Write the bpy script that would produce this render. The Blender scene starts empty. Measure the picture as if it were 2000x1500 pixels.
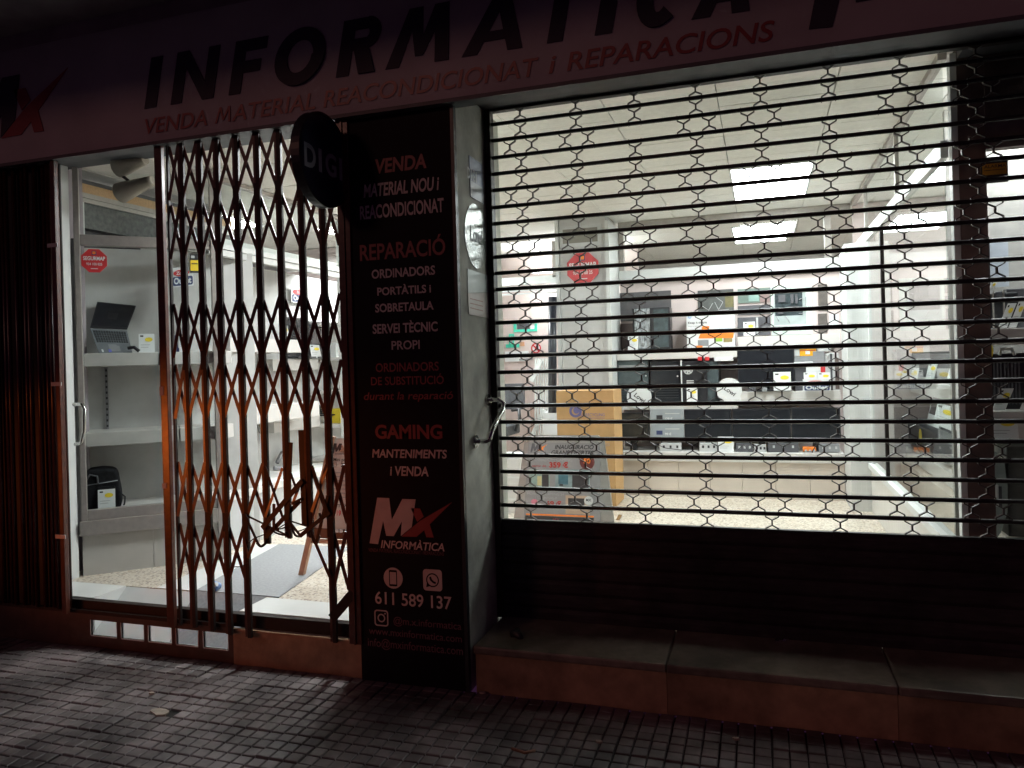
import bpy, bmesh, math, random
from mathutils import Vector, Matrix
random.seed(7)
R_ = math.radians
SC = bpy.context.scene
COL = SC.collection

# ------------------------------------------------------------------ camera
F_PX, CX, CY = 1485.0, 1000.0, 709.0          # focal length and principal point for a 2000 x 1500 frame
def _n(v): return Vector(v).normalized()
_X = _n((4530, -126, -F_PX))
_Y = _n((488, -14, F_PX)); _Y = (_Y - _X * _Y.dot(_X)).normalized()
_Z = _X.cross(_Y)
RW = Matrix((_X, _Y, _Z))                       # world <- (right, down, forward)
CAM = Vector((0, -3.40, 1.55))
cam = bpy.data.cameras.new('camera'); cob = bpy.data.objects.new('camera', cam); COL.objects.link(cob)
cam.sensor_width = 36; cam.lens = F_PX / 2000 * 36; cam.shift_y = -(750 - CY) / 2000
cam.clip_start = .05; cam.clip_end = 200
_r, _d, _f = RW.col[0], RW.col[1], RW.col[2]
cob.matrix_world = Matrix(((_r[0], -_d[0], -_f[0], CAM[0]), (_r[1], -_d[1], -_f[1], CAM[1]), (_r[2], -_d[2], -_f[2], CAM[2]), (0, 0, 0, 1)))
SC.camera = cob

# ------------------------------------------------------------------ night sky, street light, exposure
w = bpy.data.worlds.new('World'); SC.world = w; w.use_nodes = True
w.node_tree.nodes['Background'].inputs[0].default_value = (.48, .17, .50, 1)
w.node_tree.nodes['Background'].inputs[1].default_value = .034
SC.view_settings.view_transform = 'Standard'; SC.view_settings.look = 'None'
SC.view_settings.exposure = .25; SC.view_settings.gamma = 1
def spot(name, loc, tgt, e, col, ang, blend, size, sc=(1, 1, 1)):
    l = bpy.data.lights.new(name, 'SPOT'); l.energy = e; l.color = col; l.spot_size = R_(ang); l.spot_blend = blend; l.shadow_soft_size = size
    o = bpy.data.objects.new(name, l); COL.objects.link(o); o.location = loc; o.scale = sc
    o.rotation_euler = (Vector(tgt) - Vector(loc)).to_track_quat('-Z', 'Y').to_euler()
spot('low_street_light', (-7.0, -4.7, .80), (-3.3, 0, .80), 230, (1, .19, .028), 19, 1, .08, (1.7, 1, 1))
sun = bpy.data.lights.new('street_glow', 'SUN'); sun.energy = .10; sun.color = (1, .45, .34); sun.angle = R_(9)      # low sodium light along the street
so = bpy.data.objects.new('street_glow', sun); COL.objects.link(so); so.rotation_euler = Vector((.42, .86, -.36)).to_track_quat('-Z', 'Y').to_euler()
SC.cycles.max_bounces = 10; SC.cycles.transparent_max_bounces = 24
SC.cycles.sample_clamp_indirect = 6

# ------------------------------------------------------------------ pixel -> real plane
def ray(u, v): return RW @ Vector((u - CX, v - CY, F_PX))
def PY(u, v, y): d = ray(u, v); return CAM + d * ((y - CAM.y) / d.y)
def PX(u, v, x): d = ray(u, v); return CAM + d * ((x - CAM.x) / d.x)
def PZ(u, v, z): d = ray(u, v); return CAM + d * ((z - CAM.z) / d.z)
class Pl:
    def __init__(s, o, xd, zd=(0, 0, 1)):
        s.o = Vector(o); s.x = _n(xd); s.z = _n(zd); s.n = s.x.cross(s.z)
    def p(s, a, b, c=0): return s.o + s.x * a + s.z * b + s.n * c
    def off(s, c): return Pl(s.o + s.n * c, s.x, s.z)
    def px(s, u, v):
        d = ray(u, v); q = CAM + d * ((s.o - CAM).dot(s.n) / d.dot(s.n)) - s.o
        return q.dot(s.x), q.dot(s.z)
    def rect(s, u0, v0, u1, v1):                # upright rectangle from opposite pixel corners of its outline
        c = [s.px(u0, v0), s.px(u1, v0), s.px(u1, v1), s.px(u0, v1)]
        return (c[0][0] + c[3][0]) / 2, (c[2][1] + c[3][1]) / 2, (c[1][0] + c[2][0]) / 2, (c[0][1] + c[1][1]) / 2
def PYL(y): return Pl((0, y, 0), (1, 0, 0))

# ------------------------------------------------------------------ materials
MC = {}
def mat(name, col, rough=.5, metal=0, var=.12, scale=14, bump=0, spec=.5, coat=0, emit=None, stretch=None):
    if name in MC: return MC[name]
    m = bpy.data.materials.new(name); m.use_nodes = True; t = m.node_tree; b = t.nodes['Principled BSDF']
    b.inputs['Roughness'].default_value = rough; b.inputs['Metallic'].default_value = metal
    b.inputs['Specular IOR Level'].default_value = spec
    if coat: b.inputs['Coat Weight'].default_value = coat
    tc = t.nodes.new('ShaderNodeTexCoord'); mp = t.nodes.new('ShaderNodeMapping'); n = t.nodes.new('ShaderNodeTexNoise')
    n.inputs['Scale'].default_value = scale; n.inputs['Detail'].default_value = 6
    if stretch: mp.inputs['Scale'].default_value = stretch
    t.links.new(tc.outputs['Object'], mp.inputs[0]); t.links.new(mp.outputs[0], n.inputs['Vector'])
    cr = t.nodes.new('ShaderNodeValToRGB')
    cr.color_ramp.elements[0].position = .3; cr.color_ramp.elements[1].position = .72
    cr.color_ramp.elements[0].color = tuple(c * (1 - var) for c in col) + (1,)
    cr.color_ramp.elements[1].color = tuple(min(1, c * (1 + var)) for c in col) + (1,)
    t.links.new(n.outputs['Fac'], cr.inputs[0]); t.links.new(cr.outputs[0], b.inputs['Base Color'])
    if bump:
        bp = t.nodes.new('ShaderNodeBump'); bp.inputs['Strength'].default_value = bump; bp.inputs['Distance'].default_value = .01
        t.links.new(n.outputs['Fac'], bp.inputs['Height']); t.links.new(bp.outputs[0], b.inputs['Normal'])
    if emit:
        b.inputs['Emission Color'].default_value = tuple(emit[:3]) + (1,); b.inputs['Emission Strength'].default_value = emit[3]
    MC[name] = m; return m
def glass(name, tint, ior):
    m = bpy.data.materials.new(name); m.use_nodes = True; t = m.node_tree
    t.nodes.remove(t.nodes['Principled BSDF']); o = t.nodes['Material Output']
    tr = t.nodes.new('ShaderNodeBsdfTransparent'); tr.inputs[0].default_value = tint
    gl = t.nodes.new('ShaderNodeBsdfGlossy'); gl.inputs['Roughness'].default_value = .015
    ge = t.nodes.new('ShaderNodeNewGeometry'); mr = t.nodes.new('ShaderNodeMapRange')      # same reflectance from both faces of the sheet
    mr.inputs['To Min'].default_value = ior; mr.inputs['To Max'].default_value = 1 / ior; t.links.new(ge.outputs['Backfacing'], mr.inputs['Value'])
    fr = t.nodes.new('ShaderNodeFresnel'); t.links.new(mr.outputs[0], fr.inputs[0]); mx = t.nodes.new('ShaderNodeMixShader')
    t.links.new(fr.outputs[0], mx.inputs[0]); t.links.new(tr.outputs[0], mx.inputs[1]); t.links.new(gl.outputs[0], mx.inputs[2])
    t.links.new(mx.outputs[0], o.inputs[0]); MC[name] = m; return m
def speckle(name, base, spots, scale, rough=.35):
    m = bpy.data.materials.new(name); m.use_nodes = True; t = m.node_tree; b = t.nodes['Principled BSDF']
    tc = t.nodes.new('ShaderNodeTexCoord'); v = t.nodes.new('ShaderNodeTexVoronoi'); v.inputs['Scale'].default_value = scale
    t.links.new(tc.outputs['Object'], v.inputs['Vector'])
    sp = t.nodes.new('ShaderNodeSeparateColor'); t.links.new(v.outputs['Color'], sp.inputs[0])
    cr = t.nodes.new('ShaderNodeValToRGB'); cr.color_ramp.interpolation = 'CONSTANT'
    e = cr.color_ramp.elements; e[0].position = 0; e[0].color = base + (1,); e[1].position = .55; e[1].color = spots[0] + (1,)
    for i, c in enumerate(spots[1:]): k = e.new(.72 + .13 * i); k.color = c + (1,)
    t.links.new(sp.outputs[0], cr.inputs[0]); t.links.new(cr.outputs[0], b.inputs['Base Color']); b.inputs['Roughness'].default_value = rough
    MC[name] = m; return m
GL = glass('window_glass', (.93, .96, .95, 1), 1.45)
GP = glass('partition_glass', (.90, .94, .925, 1), 1.5)
WHITE = mat('white_paint', (.74, .74, .72), .5, var=.03, scale=3)
SHELF = mat('shelf_white', (.62, .605, .58), .45, var=.03, scale=5)
PINK = mat('pink_wall', (.70, .50, .45), .6, var=.05, scale=2)
PALE = mat('pale_wall', (.60, .58, .58), .6, var=.04, scale=2)
GREY = mat('grey_wallpaper', (.54, .54, .525), .65, var=.13, scale=5, bump=.05)
GREYL = mat('grey_column', (.53, .53, .525), .6, var=.07, scale=5)
BASEP = mat('base_panel', (.60, .53, .46), .5, var=.06, scale=3)
ALU = mat('aluminium', (.42, .39, .36), .42, .55, var=.08, scale=30)
FRAME = mat('white_frame', (.63, .645, .63), .4, var=.03)
BLACK = mat('black_plastic', (.018, .019, .022), .38, var=.2, scale=40)
SCREEN = mat('screen_black', (.02, .022, .026), .16, var=.1)
DGREY = mat('dark_grey', (.09, .09, .10), .5, var=.15)
MGREY = mat('mid_grey', (.25, .26, .27), .5, var=.1)
LGREY = mat('light_grey', (.52, .53, .53), .5, var=.06)
CARD = mat('card_white', (.70, .72, .72), .55, var=.02)
YEL = mat('card_yellow', (.80, .62, .04), .55, var=.08)
PR = mat('print_deep_red', (.33, .025, .02), .5)
RED = mat('badge_red', (.55, .035, .04), .45, var=.08)
NAVY = mat('badge_navy', (.035, .05, .14), .45, var=.1)
INK = mat('ink', (.03, .03, .033), .5, var=.1)
INKG = mat('grey_print', (.30, .30, .31), .5, var=.1)
ORANGE = mat('orange_card', (.80, .22, .03), .5, var=.06)
KRAFT = mat('cardboard', (.46, .275, .115), .75, var=.06, scale=9)
GATE = mat('gate_brown_paint', (.066, .018, .011), .30, 0, var=.35, scale=30, bump=.08)
GATEK = mat('gate_dark_steel', (.018, .012, .011), .45, 0, var=.3, scale=30, spec=.25)
SHUT = mat('shutter_steel', (.05, .048, .048), .42, .7, var=.25, scale=60, bump=.05)
SLAT = mat('shutter_slat', (.040, .034, .037), .6, 0, var=.3, scale=9, spec=.2, stretch=(1, 1, 8))
LINK = mat('link_steel', (.075, .068, .065), .5, .4, var=.2, scale=60)
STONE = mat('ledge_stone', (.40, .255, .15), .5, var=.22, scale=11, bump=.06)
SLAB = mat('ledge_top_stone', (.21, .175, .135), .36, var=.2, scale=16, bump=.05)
CONC = mat('pillar_concrete', (.49, .485, .43), .8, var=.2, scale=6, bump=.35)
PANELK = mat('sign_panel_black', (.007, .007, .010), .55, var=.2, spec=.12)
SOFF = mat('soffit_render', (.30, .26, .28), .8, var=.2, scale=6, bump=.2)
FASC = mat('fascia_sheet', (.40, .37, .40), .5, var=.14, scale=2.2)
FLET = mat('fascia_dark_letter', (.020, .017, .042), .6, var=.1)
FRED = mat('fascia_red_letter', (.27, .03, .035), .4, var=.1)
SRED = mat('sign_red_letter', (.28, .04, .045), .45, var=.1)
SWHT = mat('sign_white_letter', (.62, .55, .52), .45, var=.08)
SDIM = mat('sign_faded_letter', (.15, .06, .08), .5, var=.15)
BROWN = mat('brown_column', (.15, .105, .09), .55, var=.15, scale=20)
CHROME = mat('chrome', (.62, .62, .60), .18, 1, var=.03)
TERR = speckle('terrazzo', (.60, .54, .45), [(.68, .63, .55), (.46, .37, .27), (.30, .24, .19)], 85)
MARB = mat('pale_marble', (.68, .69, .67), .28, var=.06, scale=4)
MATG = mat('grey_mat', (.30, .31, .32), .85, var=.12, scale=60, bump=.2)
PAVE = mat('paver', (.215, .180, .175), .46, var=.35, scale=7, bump=.25)
def grime(m, scale, lo, hi):
    t = m.node_tree; b = t.nodes['Principled BSDF']; src = b.inputs['Base Color'].links[0].from_socket
    tc = t.nodes.new('ShaderNodeTexCoord'); n = t.nodes.new('ShaderNodeTexNoise'); n.inputs['Scale'].default_value = scale; n.inputs['Detail'].default_value = 8; n.inputs['Roughness'].default_value = .65
    t.links.new(tc.outputs['Object'], n.inputs['Vector']); mr = t.nodes.new('ShaderNodeMapRange'); mr.inputs[1].default_value = .38; mr.inputs[2].default_value = .62; mr.inputs[3].default_value = lo; mr.inputs[4].default_value = hi
    t.links.new(n.outputs['Fac'], mr.inputs[0]); mx = t.nodes.new('ShaderNodeVectorMath'); mx.operation = 'SCALE'
    t.links.new(src, mx.inputs[0]); t.links.new(mr.outputs[0], mx.inputs['Scale']); t.links.new(mx.outputs[0], b.inputs['Base Color'])
    rr = t.nodes.new('ShaderNodeMapRange'); rr.inputs[3].default_value = b.inputs['Roughness'].default_value + .2; rr.inputs[4].default_value = b.inputs['Roughness'].default_value - .1
    t.links.new(n.outputs['Fac'], rr.inputs[0]); t.links.new(rr.outputs[0], b.inputs['Roughness'])
grime(PAVE, 1.7, .35, 1.15); grime(STONE, 2.3, .6, 1.15); grime(SLAB, 2.6, .55, 1.2); grime(SLAT, 2.0, .5, 1.3); grime(CONC, 2.4, .7, 1.15)
GROUT_SHADE = mat('grout_shaded', (.022, .019, .018), .9, var=.2)  # darkened so the shade inside the paving hole is in the colour
WOOD = mat('wood_trim', (.55, .34, .17), .5, var=.12, scale=9, stretch=(1, 8, 8))
EASEL = mat('easel_wood', (.40, .22, .14), .5, var=.15, scale=20)
GREEN = mat('mint_plastic', (.08, .62, .45), .4, var=.06)
DUSK = mat('dusty_glass', (.10, .105, .10), .6, var=.5, scale=30)
TEAL = mat('smoked_side', (.07, .09, .095), .15, var=.3, scale=12)
WRAP = mat('plastic_wrap', (.30, .32, .33), .12, var=.55, scale=26, stretch=(3, 3, .6), bump=.9)

# ------------------------------------------------------------------ mesh builder and scene tree
class MB:
    def __init__(s): s.v = []; s.f = []; s.sm = False
    def add(s, vs, fs):
        k = len(s.v); s.v += [Vector(q) for q in vs]; s.f += [tuple(i + k for i in f) for f in fs]; return s
    def box(s, x0, x1, y0, y1, z0, z1, bev=0):
        P = Pl((x0, y0, z0), (1, 0, 0)); return s.pbox(P, 0, x1 - x0, 0, z1 - z0, -(y1 - y0), 0, bev)
    def pbox(s, P, a0, a1, b0, b1, c0, c1, bev=0):
        if bev <= 0:
            q = [P.p(a, b, c) for c in (c0, c1) for a, b in ((a0, b0), (a1, b0), (a1, b1), (a0, b1))]
            return s.add(q, [(3, 2, 1, 0), (4, 5, 6, 7), (0, 1, 5, 4), (1, 2, 6, 5), (2, 3, 7, 6), (3, 0, 4, 7)])
        bm = bmesh.new(); q = [bm.verts.new((a, b, c)) for c in (c0, c1) for a, b in ((a0, b0), (a1, b0), (a1, b1), (a0, b1))]
        for f in [(3, 2, 1, 0), (4, 5, 6, 7), (0, 1, 5, 4), (1, 2, 6, 5), (2, 3, 7, 6), (3, 0, 4, 7)]: bm.faces.new([q[i] for i in f])
        bmesh.ops.bevel(bm, geom=bm.edges[:], offset=bev, segments=2, affect='EDGES', profile=.6)
        bm.verts.index_update(); s.add([P.p(*v.co) for v in bm.verts], [tuple(v.index for v in f.verts) for f in bm.faces]); bm.free(); return s
    def prism(s, P, poly, c0, c1):
        n = len(poly); ar = sum(poly[i][0] * poly[(i + 1) % n][1] - poly[(i + 1) % n][0] * poly[i][1] for i in range(n))
        if ar < 0: poly = poly[::-1]
        q = [P.p(a, b, c0) for a, b in poly] + [P.p(a, b, c1) for a, b in poly]
        return s.add(q, [tuple(range(n - 1, -1, -1)), tuple(range(n, 2 * n))] + [(i, (i + 1) % n, n + (i + 1) % n, n + i) for i in range(n)])
    def slab(s, pts, t):
        t = Vector(t); n = len(pts); pts = [Vector(p) for p in pts]
        return s.add(pts + [p + t for p in pts], [tuple(range(n - 1, -1, -1)), tuple(range(n, 2 * n))] + [(i, (i + 1) % n, n + (i + 1) % n, n + i) for i in range(n)])
    def bar(s, p, q, wd, th, side=(0, 1, 0)):       # flat bar from p to q; th along `side`
        p, q = Vector(p), Vector(q); d = (q - p).normalized(); sd = Vector(side); sd = (sd - d * sd.dot(d)).normalized(); w2 = d.cross(sd) * wd / 2; sd = sd * th / 2
        c = [p - w2 - sd, p + w2 - sd, p + w2 + sd, p - w2 + sd]
        return s.add(c + [k + (q - p) for k in c], [(3, 2, 1, 0), (4, 5, 6, 7), (0, 1, 5, 4), (1, 2, 6, 5), (2, 3, 7, 6), (3, 0, 4, 7)])
    def tube(s, pts, r, n=8):
        pts = [Vector(p) for p in pts]; s.sm = True; rings = []
        for i, p in enumerate(pts):
            d = (pts[min(i + 1, len(pts) - 1)] - pts[max(i - 1, 0)]).normalized()
            a = d.orthogonal().normalized() if i == 0 else (a - d * a.dot(d)).normalized()
            b = d.cross(a); rr = r[i] if isinstance(r, (list, tuple)) else r
            rings.append([p + (a * math.cos(t) + b * math.sin(t)) * rr for t in [2 * math.pi * k / n for k in range(n)]])
        fs = [(i * n + k, i * n + (k + 1) % n, (i + 1) * n + (k + 1) % n, (i + 1) * n + k) for i in range(len(pts) - 1) for k in range(n)]
        fs += [tuple(range(n - 1, -1, -1)), tuple((len(pts) - 1) * n + k for k in range(n))]
        return s.add([v for r_ in rings for v in r_], fs)
    def build(s, name, m, parent=None, **k):
        me = bpy.data.meshes.new(name)
        lo = Vector([min(v[i] for v in s.v) for i in range(3)]); hi = Vector([max(v[i] for v in s.v) for i in range(3)])
        base = Vector(((lo.x + hi.x) / 2, (lo.y + hi.y) / 2, lo.z))
        me.from_pydata([v - base for v in s.v], [], s.f); me.materials.append(m); me.validate(); me.update()
        if s.sm:
            for p in me.polygons: p.use_smooth = len(p.vertices) == 4
        o = bpy.data.objects.new(name, me); COL.objects.link(o)
        if parent: o.parent = parent
        o.location = base - (WL[parent.name] if parent else Vector()); WL[o.name] = base
        for a, b in k.items(): o[a] = b
        return o
WL = {}
def thing(name, label, cat, loc, group=None):
    o = bpy.data.objects.new(name, None); COL.objects.link(o); o.location = loc; o.empty_display_size = .1; WL[o.name] = Vector(loc)
    o['label'] = label; o['category'] = cat
    if group: o['group'] = group
    return o
def one(mb, name, m, label, cat, group=None):
    o = mb.build(name, m); o['label'] = label; o['category'] = cat
    if group: o['group'] = group
    return o
def struct(mb, name, m): return mb.build(name, m, kind='structure')
def ell(a, b, ra, rb, n=28): return [(a + ra * math.cos(2 * math.pi * i / n), b + rb * math.sin(2 * math.pi * i / n)) for i in range(n)]
def rrect(a0, b0, a1, b1, r, n=5):
    o = []
    for ca, cb, s0 in ((a1 - r, b0 + r, -90), (a1 - r, b1 - r, 0), (a0 + r, b1 - r, 90), (a0 + r, b0 + r, 180)):
        o += [(ca + r * math.cos(R_(s0 + 90 * i / n)), cb + r * math.sin(R_(s0 + 90 * i / n))) for i in range(n + 1)]
    return o
def text(parent, name, s, P, a, b, h, m, c=.002, al='C', shear=0, bold=0, width=None, box=None, **k):
    """lettering as flat geometry on plane P; (a, b) is the baseline point, h the capital height"""
    cu = bpy.data.curves.new('t', 'FONT'); cu.body = s; cu.shear = shear; cu.offset = bold; cu.resolution_u = 4
    ob = bpy.data.objects.new('t', cu); me = ob.to_mesh(); vs = [v.co.copy() for v in me.vertices]; fs = [tuple(p.vertices) for p in me.polygons]
    ob.to_mesh_clear(); bpy.data.objects.remove(ob); bpy.data.curves.remove(cu)
    x0 = min(v.x for v in vs); x1 = max(v.x for v in vs); sc = h / .70; sx = (width / (x1 - x0)) if width else sc
    off = {'L': 0, 'C': -.5 * (x1 - x0) * sx, 'R': -(x1 - x0) * sx}[al]
    mb = MB(); mb.add([P.p(a + off + (v.x - x0) * sx, b + v.y * sc, c) for v in vs], fs)
    return mb.build(name, m, parent, **k)
def logo(parent, P, a, b, h, m1, m2, c=.002, asp=1.0):
    """the slanted M and X mark; lower left corner (a, b), height h"""
    def T(pts): return [(a + (x - 605) / 475 * h * asp, b + (1590 - y) / 475 * h) for x, y in pts]
    mb = MB(); mb.prism(P, T([(695, 1115), (815, 1115), (835, 1335), (945, 1120), (1075, 1120), (1030, 1400), (920, 1495), (935, 1345), (850, 1500), (775, 1500), (748, 1350), (690, 1590), (605, 1585)]), c * .3, c)
    mb.build('letter_m', m1, parent)
    mb = MB(); mb.prism(P, T([(1025, 1210), (1115, 1210), (1150, 1290), (1085, 1345)]), c * .3, c)
    mb.prism(P, T([(1425, 1135), (1205, 1365), (1240, 1495), (1170, 1495), (1150, 1425), (1075, 1495), (925, 1500), (1110, 1335)]), c * .3, c)
    mb.build('letter_x', m2, parent)

# ================================================================== SETTING
ZF = .24; CEIL = 2.96
def pavement():
    z0 = -.02; g = .0667; mb = MB(); rnd = random.Random(3)
    for i in range(-84, 45):
        for j in range(0, 44):
            x, y = i * g, -j * g
            if -2.74 < x < -2.62 and -.56 < y < -.50: continue
            ti, tj = i // 3, j // 3; r2 = random.Random(ti * 91 + tj); tz = r2.uniform(-.003, .003); sx = r2.uniform(-.012, .012); sy = r2.uniform(-.012, .012)
            e = [.0022 + rnd.uniform(0, .0018) for _ in range(4)]; a, b, c, d = x + e[0] + (.002 if i % 3 == 0 else 0), x + g - e[1], y - g + e[2], y - e[3] - (.003 if j % 3 == 0 else 0)
            dz = tz + rnd.uniform(-.001, .001); cx, cy = (ti + .5) * 3 * g, -(tj + .5) * 3 * g; k = .0032
            def h(px, py): return z0 + dz + sx * (px - cx) + sy * (py - cy)
            vs = [(a, c, z0 - .013), (b, c, z0 - .013), (b, d, z0 - .013), (a, d, z0 - .013),
                  (a, c, h(a, c) - .0022), (b, c, h(b, c) - .0022), (b, d, h(b, d) - .0022), (a, d, h(a, d) - .0022),
                  (a + k, c + k, h(a, c)), (b - k, c + k, h(b, c)), (b - k, d - k, h(b, d)), (a + k, d - k, h(a, d))]
            fs = [(8, 9, 10, 11)] + [(o + q, o + (q + 1) % 4, o + 4 + (q + 1) % 4, o + 4 + q) for o in (0, 4) for q in range(4)]
            mb.add(vs, fs)
    struct(mb, 'pavement', PAVE)
    mb = MB(); mb.add([(-12, -14, -.034), (8, -14, -.034), (8, .0, -.034), (-12, .0, -.034)], [(0, 1, 2, 3)]); struct(mb, 'ground', GROUT_SHADE)
pavement()
mb = MB(); mb.box(-6.2, -1.95, .31, .6199, .02, ZF); mb.box(-6.2, 3.2, .62, 7.6, .02, ZF); struct(mb, 'floor', TERR)
mb = MB(); mb.box(-4.3, -3.76, .066, .308, .0, ZF); mb.box(-2.74, -1.96, .066, .308, .0, ZF); struct(mb, 'floor_marble', MARB)
mb = MB(); mb.slab([(-3.755, .025, .01), (-2.745, .025, .01), (-2.745, .309, ZF - .004), (-3.755, .309, ZF - .004)], (0, 0, -.05)); struct(mb, 'ramp', MARB)
mb = MB(); pts = [PZ(312, 1149, ZF), PZ(440, 1081, ZF)]; mb.slab([(pts[0].x - .02, .312, ZF + .003), (-3.25, .312, ZF + .003), (-3.455, 1.44, ZF + .003), (-3.62, 1.40, ZF + .003)], (0, 0, -.01)); struct(mb, 'floor_marble_strip', MARB)
cm = mat('ceiling_tile', (.85, .835, .78), .8, var=.05, scale=30, bump=.06)
mb = MB()                                                     # suspended tiles with a narrow dark joint
for i in range(-10, 6):
    for j in range(0, 13):
        x, y = i * .6 - .19, .452 + j * .6
        mb.box(x + .003, x + .597, y + .003, y + .597, CEIL + (.0 if (i + j) % 5 else .0015), CEIL + .02)
struct(mb, 'ceiling', cm)
mb = MB(); mb.box(-6.3, 3.3, .6, 8.0, CEIL + .03, CEIL + .08); struct(mb, 'ceiling_slab', MGREY)
mb = MB(); mb.box(-6.3, -6.2, .6, 7.7, 0, 3.1); mb.box(3.2, 3.3, .6, 7.7, 0, 3.1); mb.box(-6.3, 3.3, 7.6, 7.7, 0, 3.1); struct(mb, 'wall_shop', PALE)
mb = MB(); mb.box(-6.3, -4.36, .02, .62, -.03, 3.0); mb.box(1.95, 3.3, .02, .62, -.03, 3.0); mb.box(-9, 6, .1, .6, 3.0, 6.5); struct(mb, 'wall_front', SOFF)
mb = MB(); mb.box(-4.36, 1.95, .03, .45, 2.90, 2.999); mb.box(.897, 1.95, .4505, .599, 2.9005, 2.999); struct(mb, 'lintel', mat('lintel_paint', (.07, .075, .085), .5, var=.15, scale=12, stretch=(1, 8, 8)))
mb = MB(); mb.box(-9, 6, -1.25, .098, 3.56, 3.75); mb.box(-9, 6, -.05, .098, 3.47, 3.558); struct(mb, 'balcony_soffit', SOFF)

# ================================================================== FACADE
# fascia sign -------------------------------------------------------
FS = PYL(-.06)
t = thing('fascia_sign', 'long pale shop sign above the shutters with big dark slanted letters over red words', 'shop sign', (-1.5, -.03, 2.81))
mb = MB(); mb.pbox(FS, -7.5, 3.2, 2.81, 3.465, -.085, 0); mb.build('sign_board', FASC, t)
mb = MB(); mb.pbox(FS, -7.5, 3.2, 2.79, 2.8085, -.085, .008); mb.build('sign_edge', DGREY, t)
LET = [('I', -3.167, -3.03), ('N', -2.99, -2.655), ('F', -2.615, -2.36), ('O', -2.35, -2.00), ('R', -1.975, -1.70), ('M', -1.68, -1.31), ('A', -1.27, -.965), ('T', -.94, -.70), ('I', -.665, -.53), ('C', -.50, -.235), ('A', -.215, .03)]
def glyph(ch, x0, x1, z0, z1):
    """heavy geometric slanted capitals drawn as strokes; returns polygons in fascia coordinates"""
    W, H = x1 - x0, z1 - z0; sl = .21 * H; s = .072
    def q(a, b): return (x0 + a + b / H * sl, z0 + b)
    bw = W - sl
    def st(a0, b0, a1, b1, wd): return [q(a0, b0), q(a0 + wd, b0), q(a1 + wd, b1), q(a1, b1)]
    if ch == 'I': return [st(0, 0, 0, H, bw)]
    if ch == 'N': return [st(0, 0, 0, H, s), st(bw - s, 0, bw - s, H, s), [q(s * .1, H), q(s * 1.1, H), q(bw, 0), q(bw - s, 0)]]
    if ch == 'F': return [st(0, 0, 0, H, s), [q(s, H), q(bw, H), q(bw, H - .06), q(s, H - .06)], [q(s, H * .6), q(bw * .88, H * .6), q(bw * .88, H * .6 - .06), q(s, H * .6 - .06)]]
    if ch in 'OC':
        o = []; n = 30; rx, rz = bw / 2, H / 2 + .008; lo, hi = (0, n) if ch == 'O' else (4, n - 4)
        for i in range(lo, hi):
            p = []
            for t_, k in ((i, 1), (i + 1, 1), (i + 1, 0), (i, 0)):
                a = 2 * math.pi * t_ / n; f = 1 if k else (1 - s / rx); g = 1 if k else (1 - .062 / rz)
                p.append(q(rx + rx * math.cos(a) * f, H / 2 + rz * math.sin(a) * g))
            o.append(p)
        return o
    if ch == 'R':
        o = [st(0, 0, 0, H, s)]; n = 12; r = H * .28
        o.append([q(s, H), q(bw - r, H), q(bw - r, H - .055), q(s, H - .055)]); o.append([q(s, H - 2 * r), q(bw - r, H - 2 * r), q(bw - r, H - 2 * r + .055), q(s, H - 2 * r + .055)])
        for i in range(n):
            p = []
            for t_, k in ((i, 1), (i + 1, 1), (i + 1, 0), (i, 0)):
                a = -math.pi / 2 + math.pi * t_ / n; rr = r if k else r - .055; ra = r if k else r - s * .85
                p.append(q(bw - r + ra * math.cos(a), H - r + rr * math.sin(a)))
            o.append(p)
        o.append([q(bw * .38, H - 2 * r), q(bw * .38 + s * 1.15, H - 2 * r), q(bw, 0), q(bw - s * 1.25, 0)]); return o
    if ch == 'M': return [[q(-.02, 0), q(s - .02, 0), q(bw * .27 + s * .5, H), q(bw * .20, H)], [q(bw * .20, H), q(bw * .20 + s, H), q(bw * .55, .04), q(bw * .42, .04)], [q(bw * .42, .04), q(bw * .55, .04), q(bw * .86, H), q(bw * .86 - s, H)], [q(bw * .86 - s, H), q(bw * .86, H), q(bw, 0), q(bw - s, 0)]]
    if ch == 'A': return [[q(-.03, 0), q(s - .025, 0), q(bw * .5 + s * .55, H), q(bw * .5 - s * .45, H)], [q(bw * .5 - s * .45, H), q(bw * .5 + s * .55, H), q(bw + .02, 0), q(bw - s + .02, 0)], [q(bw * .22, H * .2), q(bw * .8, H * .2), q(bw * .74, H * .36), q(bw * .28, H * .36)]]
    if ch == 'T': return [[q(0, H), q(bw, H), q(bw, H - .062), q(0, H - .062)], st(bw * .5 - s / 2, 0, bw * .5 - s / 2, H - .062, s)]
for i, (ch, x0, x1) in enumerate(LET):
    mb = MB()
    for k, p in enumerate(glyph(ch, x0, x1, 2.993, 3.265)): mb.prism(FS, p, .001, .0045 + .0004 * k)
    if i == 6: mb.prism(FS, [(-1.06, 3.29), (-1.0, 3.29), (-1.05, 3.355), (-1.11, 3.355)], .001, .005)
    mb.build('letter', FLET, t)
for wd, a_, w_ in (('VENDA', -3.165, .41), ('ATERIAL', -2.60, .505), ('REACONDICIONAT', -2.05, 1.125), ('i', -.88, .037), ('REPARACIONS', -.795, .885)):
    text(t, 'tagline', wd, FS, a_, 2.855, .082, FRED, .004, 'L', .2, .012, w_)
mb = MB(); q_ = lambda x, z: (-2.706 + x + z * .2, 2.855 + z)                   # the capital M, drawn as four strokes
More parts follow.
